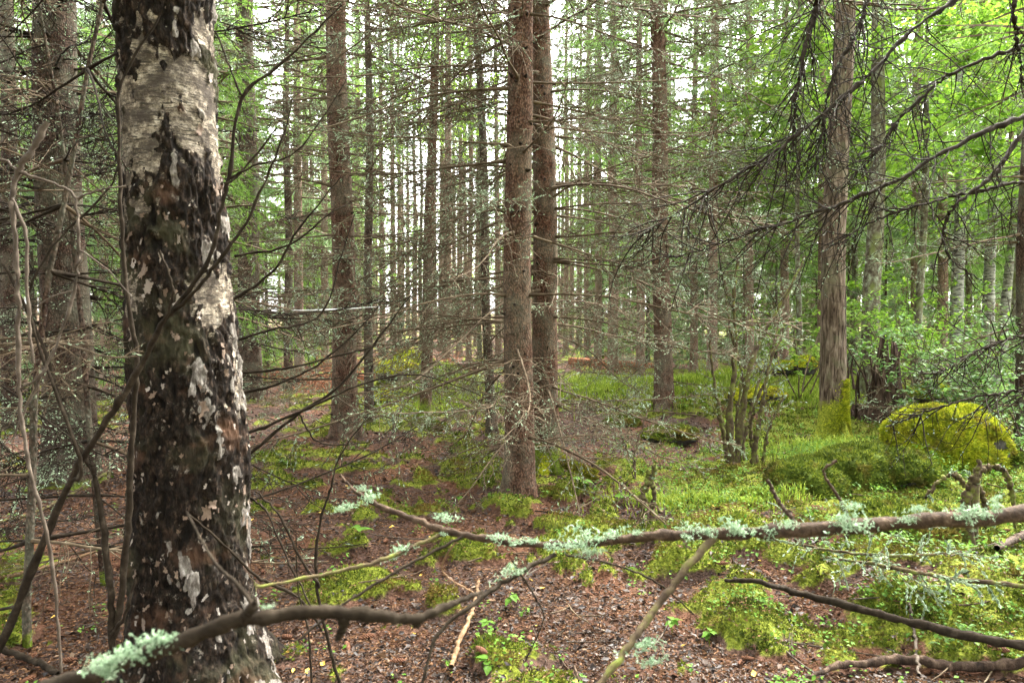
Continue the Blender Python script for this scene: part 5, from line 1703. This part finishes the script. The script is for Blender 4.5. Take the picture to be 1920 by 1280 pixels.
floor_stick('dark bent stick lying in the moss below the lichen branch', [(1360, 1124, 6), (1420, 1132, 10), (1500, 1152, 13), (1600, 1182, 15), (1680, 1205, 17), (1780, 1232, 18), (1900, 1258, 19), (2060, 1285, 20)], 'dark_twig', 471, lift=.10)
floor_stick('dark crooked root-like stick at the lower edge under the bent stick', [(1505, 1290, 5), (1560, 1268, 12), (1620, 1262, 15), (1700, 1256, 17), (1780, 1268, 18), (1860, 1270, 20), (1980, 1255, 22)], 'rot_wood', 470, lift=.03)
floor_stick('lichen-crusted thin branch in the moss above the dark bent stick', [(1540, 1092, 4), (1600, 1100, 6), (1690, 1122, 8), (1790, 1140, 9), (1930, 1158, 10)], 'mossy_twig', 472, 400, .14, twigs=16)
floor_stick('lichen-crusted twig lying across the moss under the long branch', [(1390, 1046, 3), (1460, 1062, 4), (1560, 1085, 5), (1680, 1100, 5), (1800, 1090, 4)], 'mossy_twig', 473, 400, .16, twigs=18)
floor_stick('pale tan stick standing out of the needle litter', [(845, 1278, 10), (862, 1225, 9), (880, 1180, 8), (892, 1140, 7), (898, 1105, 5)], 'tan_twig', 474, lift=.05)
floor_stick('tan broken stick on the dark floor before the birch', [(-20, 1098, 7), (60, 1078, 7), (130, 1058, 6), (200, 1036, 5)], 'tan_twig', 475)
floor_stick('brown stick at the lower edge beside the birch root', [(-20, 1225, 12), (60, 1250, 12), (110, 1275, 11)], 'dark_twig', 476)
floor_stick('cut brown stick end poking out of the moss', [(1868, 1048, 12), (1900, 1032, 13), (1960, 1003, 14)], 'fore_branch', 477, lift=.05)
floor_stick('upright thin grey stick stuck in the moss', [(1722, 1290, 6), (1716, 1220, 6), (1704, 1150, 5)], 'grey_twig', 478, lift=.05)
floor_stick('long pale green lichened twig before the twig tangle', [(-20, 1005, 5), (60, 985, 5), (120, 955, 6), (200, 905, 5)], 'mossy_twig', 479, 120, .08, twigs=6)
r = np.random.default_rng(481)
TW = []
for k in range(8):
    b = MB()
    P = walk(r, [[-.2, 0, 0]], [[1, 0, 0]], .4, 7, .12)
    P[..., 2] *= .3
    b.tubes(P, np.linspace(.004, .002, 7)[None], 5)
    p, T = along(P, np.zeros(2, int), r.uniform(.3, .8, 2))
    b.tubes(walk(r, p, T + perp(r, T) * np.array([1, 1, .2]), .12, 4, .1), np.linspace(.0025, .0015, 4)[None] * np.ones((2, 1)), 4)
    TW.append(b.mesh('fallen_twig', M[('dead_twig', 'fore_branch', 'dark_twig', 'grey_twig')[k % 4]]))
for k in range(150):
    y = 2.9 * (9 / 2.9) ** r.random()
    x = y * r.uniform(-.72, .72)
    side = 'among the brown needle litter' if x < .3 else 'on the green mossy floor'
    tag(obj('fallen_twig', TW[int(r.integers(0, 8))], None, (x, y, float(gz(x, y)) + .012), (0, r.normal() * .1, r.uniform(0, 6.28)), r.uniform(.5, 1.6)),
        'short thin fallen twig ' + side, 'twig', 'fallen twigs ' + side)

# ------------------------------------------------------------------ cones and yellow leaves
def cone_mesh(r):
    ns, nz = 12, 15
    u = np.linspace(0, 1, nz)
    prof = .0185 * np.sin(math.pi * (u * .93 + .05)) ** .6
    th = np.arange(ns) * 2 * math.pi / ns
    z = (u - .5) * .11
    k = np.arange(nz)[:, None]
    sc = 1 + .22 * (((np.arange(ns)[None] + k) % 2) * 2 - 1) * .6
    RR = prof[:, None] * sc
    V = xyz(z[:, None] + 0 * RR, RR * np.cos(th), RR * np.sin(th))
    idx = np.arange(nz * ns).reshape(nz, ns)
    a, c = idx[:-1], idx[1:]
    b = MB()
    b.add(V, np.stack([a, np.roll(a, -1, 1), np.roll(c, -1, 1), c], -1).reshape(-1, 4))
    return b.mesh('spruce_cone', M['cone'], smooth=False)
r = np.random.default_rng(491)
CM = cone_mesh(r)
for k in range(95):
    y = 2.9 * (8.5 / 2.9) ** r.random()
    x = y * r.uniform(-.70, .70)
    if k % 2:
        x = y * r.uniform(-.66, -.12)
    side = 'in the brown litter' if x < .25 * y else 'in the moss'
    tag(obj('spruce_cone', CM, None, (x, y, float(gz(x, y)) + .014), (0, r.normal() * .12, r.uniform(0, 6.28)), r.uniform(.5, .8)),
        'reddish-brown spruce cone lying ' + side, 'cone', 'spruce cones lying ' + side)
LM = []
for k in range(4):
    b = MB()
    V = np.array([[0, 0, 0], [.016, .014, .006], [.036, .012, .004], [.052, 0, .008 * (k % 2)], [.036, -.012, .005], [.016, -.014, .008], [.026, 0, -.002]])
    V[:, 2] += r.normal(size=7) * .003
    b.add(V, np.array([[0, 6, 1], [1, 6, 2], [2, 6, 3], [3, 6, 4], [4, 6, 5], [5, 6, 0]]))
    LM.append(b.mesh('fallen_leaf', M['yellow_leaf'], smooth=False))
for k in range(70):
    y = 2.9 * (8 / 2.9) ** r.random()
    x = y * r.uniform(-.72, .72)
    side = 'on the brown litter' if x < .25 * y else 'on the moss'
    tag(obj('fallen_leaf', LM[k % 4], None, (x, y, float(gz(x, y)) + .015), (r.normal() * .25, r.normal() * .25, r.uniform(0, 6.28)), r.uniform(.45, .95)),
        'small yellow fallen leaf ' + side, 'leaf', 'yellow leaves ' + side)

# ------------------------------------------------------------------ seedlings with broad leaves
LS = []
for k in range(3):
    b = MB()
    g = 7
    u = np.linspace(0, 1, g)
    wd = np.sin(math.pi * u ** .75) * .36 * (1 + .12 * (np.arange(g) % 2))
    mid = xyz(u, 0, -.25 * u ** 2 * (.5 + .4 * k))
    Lf = mid + xyz(0, wd, .10 * wd / .36)
    Rt = mid + xyz(0, -wd, .10 * wd / .36)
    V = np.concatenate([Lf, mid, Rt])
    i = np.arange(g - 1)
    b.add(V, np.vstack([np.stack([i, i + g, i + g + 1, i + 1], -1), np.stack([i + g, i + 2 * g, i + 2 * g + 1, i + g + 1], -1)]))
    LS.append(b.mesh('leaf', M['herb']))
def seedling(label, px, py, n, size, seed, h=.08, group=None):
    r = np.random.default_rng(seed)
    base = ground_at(px, py)
    t = thing('seedling', label, 'seedling', base, 0, group)
    b = MB()
    b.tubes(walk(r, [[0, 0, -.02]], [[0, 0, 1]], h + .02, 5, .08), np.linspace(.002, .0012, 5)[None], 5)
    obj('stem', b.mesh('stem', M['grass']), t)
    for k in range(n):
        a = 6.283 * k / n + r.normal() * .4
        obj('leaf', LS[int(r.integers(0, 3))], t, (0, 0, h * r.uniform(.6, 1)), (r.normal() * .2, r.uniform(-.4, .35), a), size * r.uniform(.7, 1.2))
for k, (px, py, n, s, lb) in enumerate([(676, 1008, 4, .075, 'bright broad-leaved seedling alone in the brown litter'), (1095, 915, 4, .09, 'broad-leaved seedling by the mossy root of the twin trunks'),
        (1172, 945, 5, .085, 'seedling with fresh leaves beside the twisted mossy stick'), (1120, 925, 3, .06, 'small seedling between the twin trunks and the mossy stick'),
        (860, 945, 5, .05, 'small leafy seedling in the moss before the knotty trunk'), (1650, 930, 5, .06, 'leafy seedling growing on the overgrown boulder'),
        (915, 1268, 5, .055, 'leafy seedling at the lower edge by the tan stick'), (915, 1185, 4, .05, 'leafy seedling beside the pale tan stick'), (960, 1140, 5, .05, 'flat leafy seedling in the needle litter under the lichen branch'),
        (1260, 1190, 6, .055, 'leafy seedling beside the mossy side twig'), (1330, 1210, 6, .05, 'leafy seedling in the moss near the dark bent stick'), (1180, 1085, 4, .05, 'leafy seedling in the moss under the lichen tufts')]):
    seedling(lb, px, py, n, s, 510 + k)

# ------------------------------------------------------------------ uncountable floor cover
r = np.random.default_rng(601)
def wedge(n, y0, y1, p=1.0, tw=.82):
    u = r.random(n)
    y = y0 * (y1 / y0) ** u if p == 1 else (y0 ** (1 - p) + u * (y1 ** (1 - p) - y0 ** (1 - p))) ** (1 / (1 - p))
    x = y * r.uniform(-tw, tw, n)
    return x, y
def stuff(name, b, mats, label, cat):
    o = obj(name, b.mesh(name, mats, smooth=False))
    return tag(o, label, cat, kind='stuff')
def gnorm(x, y):
    e = .03
    return norm(xyz(-(gz(x + e, y) - gz(x - e, y)) / (2 * e), -(gz(x, y + e) - gz(x, y - e)) / (2 * e), 1))
# moss
n = 520000
x, y = wedge(n, 2.4, 15.5)
mk = moss_at(x, y) + .35 * fbm(xyz(x * 9, y * 9, 4), 2, 61)
k = r.random(n) < sstep(.25, .85, mk)
x, y = x[k], y[k]
p = xyz(x, y, gz(x, y) - .002)
b = MB()
h = (.010 + .0026 * y) * (1 + .6 * fbm(xyz(x * 5, y * 5, 1), 2, 63))
b.tris(moss_tris(r, p, gnorm(x, y), h))
stuff('moss_carpet', b, M['moss'], 'olive green moss carpet on the forest floor', 'moss')
# dead leaves
n = 170000
x, y = wedge(n, 2.3, 15)
k = r.random(n) < (1.0 - .82 * moss_at(x, y)) * (.45 + .55 * sstep(-.3, .3, fbm(xyz(x * .8, y * .8, 7), 2, 65)))
x, y = x[k], y[k]
m = len(x)
p = xyz(x, y, gz(x, y) + .006 + .01 * r.random(m))
b = MB()
d = norm(xyz(r.normal(size=m), r.normal(size=m), .25 * r.normal(size=m)))
nn = norm(np.array([0, 0, 1.0]) + .45 * r.normal(size=(m, 3)))
sd = norm(np.cross(d, nn))
s = ((.0045 + .0014 * y) * r.uniform(.35, 1.0, m) * (1 + 2.2 * r.random(m) ** 7))[:, None]
mid = p
V = np.stack([mid - d * s, mid + sd * s * .55 + nn * s * .3 * r.normal(size=(m, 1)), mid + d * s, mid - sd * s * .55 + nn * s * .3 * r.normal(size=(m, 1))], 1)
add_leaves(b, V)
stuff('leaf_litter', b, M['litter'], 'brown and grey dead leaves strewn over the forest floor', 'leaves')
# needles and bits
n = 190000
x, y = wedge(n, 2.3, 11)
k = r.random(n) < 1 - .75 * moss_at(x, y)
x, y = x[k], y[k]
m = len(x)
p = xyz(x, y, gz(x, y) + .006)
a = r.uniform(0, 6.283, m)
d = xyz(np.cos(a), np.sin(a), .15 * r.normal(size=m))
sd = xyz(-np.sin(a), np.cos(a), .2)
s = ((.006 + .0016 * y) * r.uniform(.6, 1.6, m))[:, None]
b = MB()
b.tris(np.stack([p - d * s, p + d * s, p + sd * s * .28 + [0, 0, .004]], 1))
stuff('needle_litter', b, M['needle_litter'], 'rusty brown spruce needle litter on the forest floor', 'litter')
# small herbs: three to five leaflets each
n = 6000
x, y = wedge(n, 2.6, 14)
t_ = x / y
w = moss_at(x, y) * (.25 + .75 * sstep(.05, .3, t_)) + .03
w = w * sstep(-.1, .35, fbm(xyz(x * 1.3, y * 1.3, 3), 2, 67) + .25)
k = r.random(n) < w * 1.3
x, y = x[k], y[k]
m = len(x)
b = MB()
c = xyz(x, y, gz(x, y))
i = np.repeat(np.arange(m), 7)
q = c[i] + r.normal(size=(m * 7, 3)) * np.array([.022, .022, 0]) + np.array([0, 0, .02]) + xyz(0, 0, .05 * r.random(m * 7))
add_leaves(b, leaf_quads(r, q, .017 + .0016 * y[i], .8, 0, .85))
stuff('ground_herbs', b, M['herb'], 'small fresh green herbs sprinkled over the moss', 'herbs')
# grass and sedge
def grass_patch(px, d, rx, ry, n, h, name_label, mat='grass'):
    c = on_ground(px, d)
    x = c[0] + r.normal(size=n) * rx
    y = c[1] + r.normal(size=n) * ry
    p = xyz(x, y, gz(x, y) - .005)
    a = r.uniform(0, 6.283, n)
    ln = h * r.uniform(.5, 1.3, n)
    bend = r.uniform(.2, 1.1, n)
    d0 = xyz(np.cos(a), np.sin(a), 0)
    sdv = xyz(-np.sin(a), np.cos(a), 0) * (.0022 + .0004 * y)[:, None]
    m1 = p + np.array([0, 0, 1]) * (ln * .6)[:, None] + d0 * (ln * bend * .2)[:, None]
    tp = p + np.array([0, 0, 1]) * (ln * .85)[:, None] + d0 * (ln * bend * .8)[:, None]
    b = MB()
    V = np.concatenate([np.stack([p - sdv, p + sdv, m1 + sdv * .8, m1 - sdv * .8], 1)], 0)
    b.quads(V)
    b.tris(np.stack([m1 - sdv * .8, m1 + sdv * .8, tp], 1))
    stuff('grass', b, M[mat], name_label, 'grass')
grass_patch(1330, 6.4, .40, .2, 2600, .09, 'fine bright grass patch before the bare lichen shrubs')
grass_patch(1110, 15.5, 1.0, 1.0, 7000, .16, 'light green grass in the clearing past the twin trunks')
grass_patch(1440, 14.2, 1.0, 1.1, 9000, .18, 'light green grass over the bright mossy clearing')
grass_patch(1640, 8.3, .5, .4, 3000, .14, 'grass growing around the aspen foot and boulder')
grass_patch(830, 13.5, .5, .7, 2500, .14, 'sparse green grass behind the thin brown leaning spruce')
# bilberry leaves on the right-hand mounds
n = 20000
x = r.normal(size=n) * .95 + 3.0
y = r.normal(size=n) * 1.3 + 7.2
k = (r.random(n) < sstep(-.15, .3, fbm(xyz(x * 1.6, y * 1.6, 2), 2, 69) + .1)) & (x > 1.0) & (y > 3.2) & (y < 11.5)
x, y = x[k], y[k]
p = xyz(x, y, gz(x, y) + .02 + .13 * r.random(len(x)) * (1 + .8 * fbm(xyz(x * 2, y * 2, 3), 2, 70)))
b = MB()
add_leaves(b, leaf_quads(r, p, .030, .7, 0, .6))
stuff('bilberry_foliage', b, M['bilberry'], 'low bilberry leaves over the mossy mounds', 'foliage')

# ------------------------------------------------------------------ a stray spider thread
P, R = trace([(548, 582, 5.0, 1.2), (600, 581, 5.0, 3.0), (650, 579, 5.0, 3.2), (706, 575, 5.0, 1.0)], 14)
b = MB()
b.tubes(P[None], R[None] * .8, 5)
tag(obj('spider_web', b.mesh('spider_web', M['silk'])), 'white strand of spider silk strung before the thick reddish spruce', 'web')
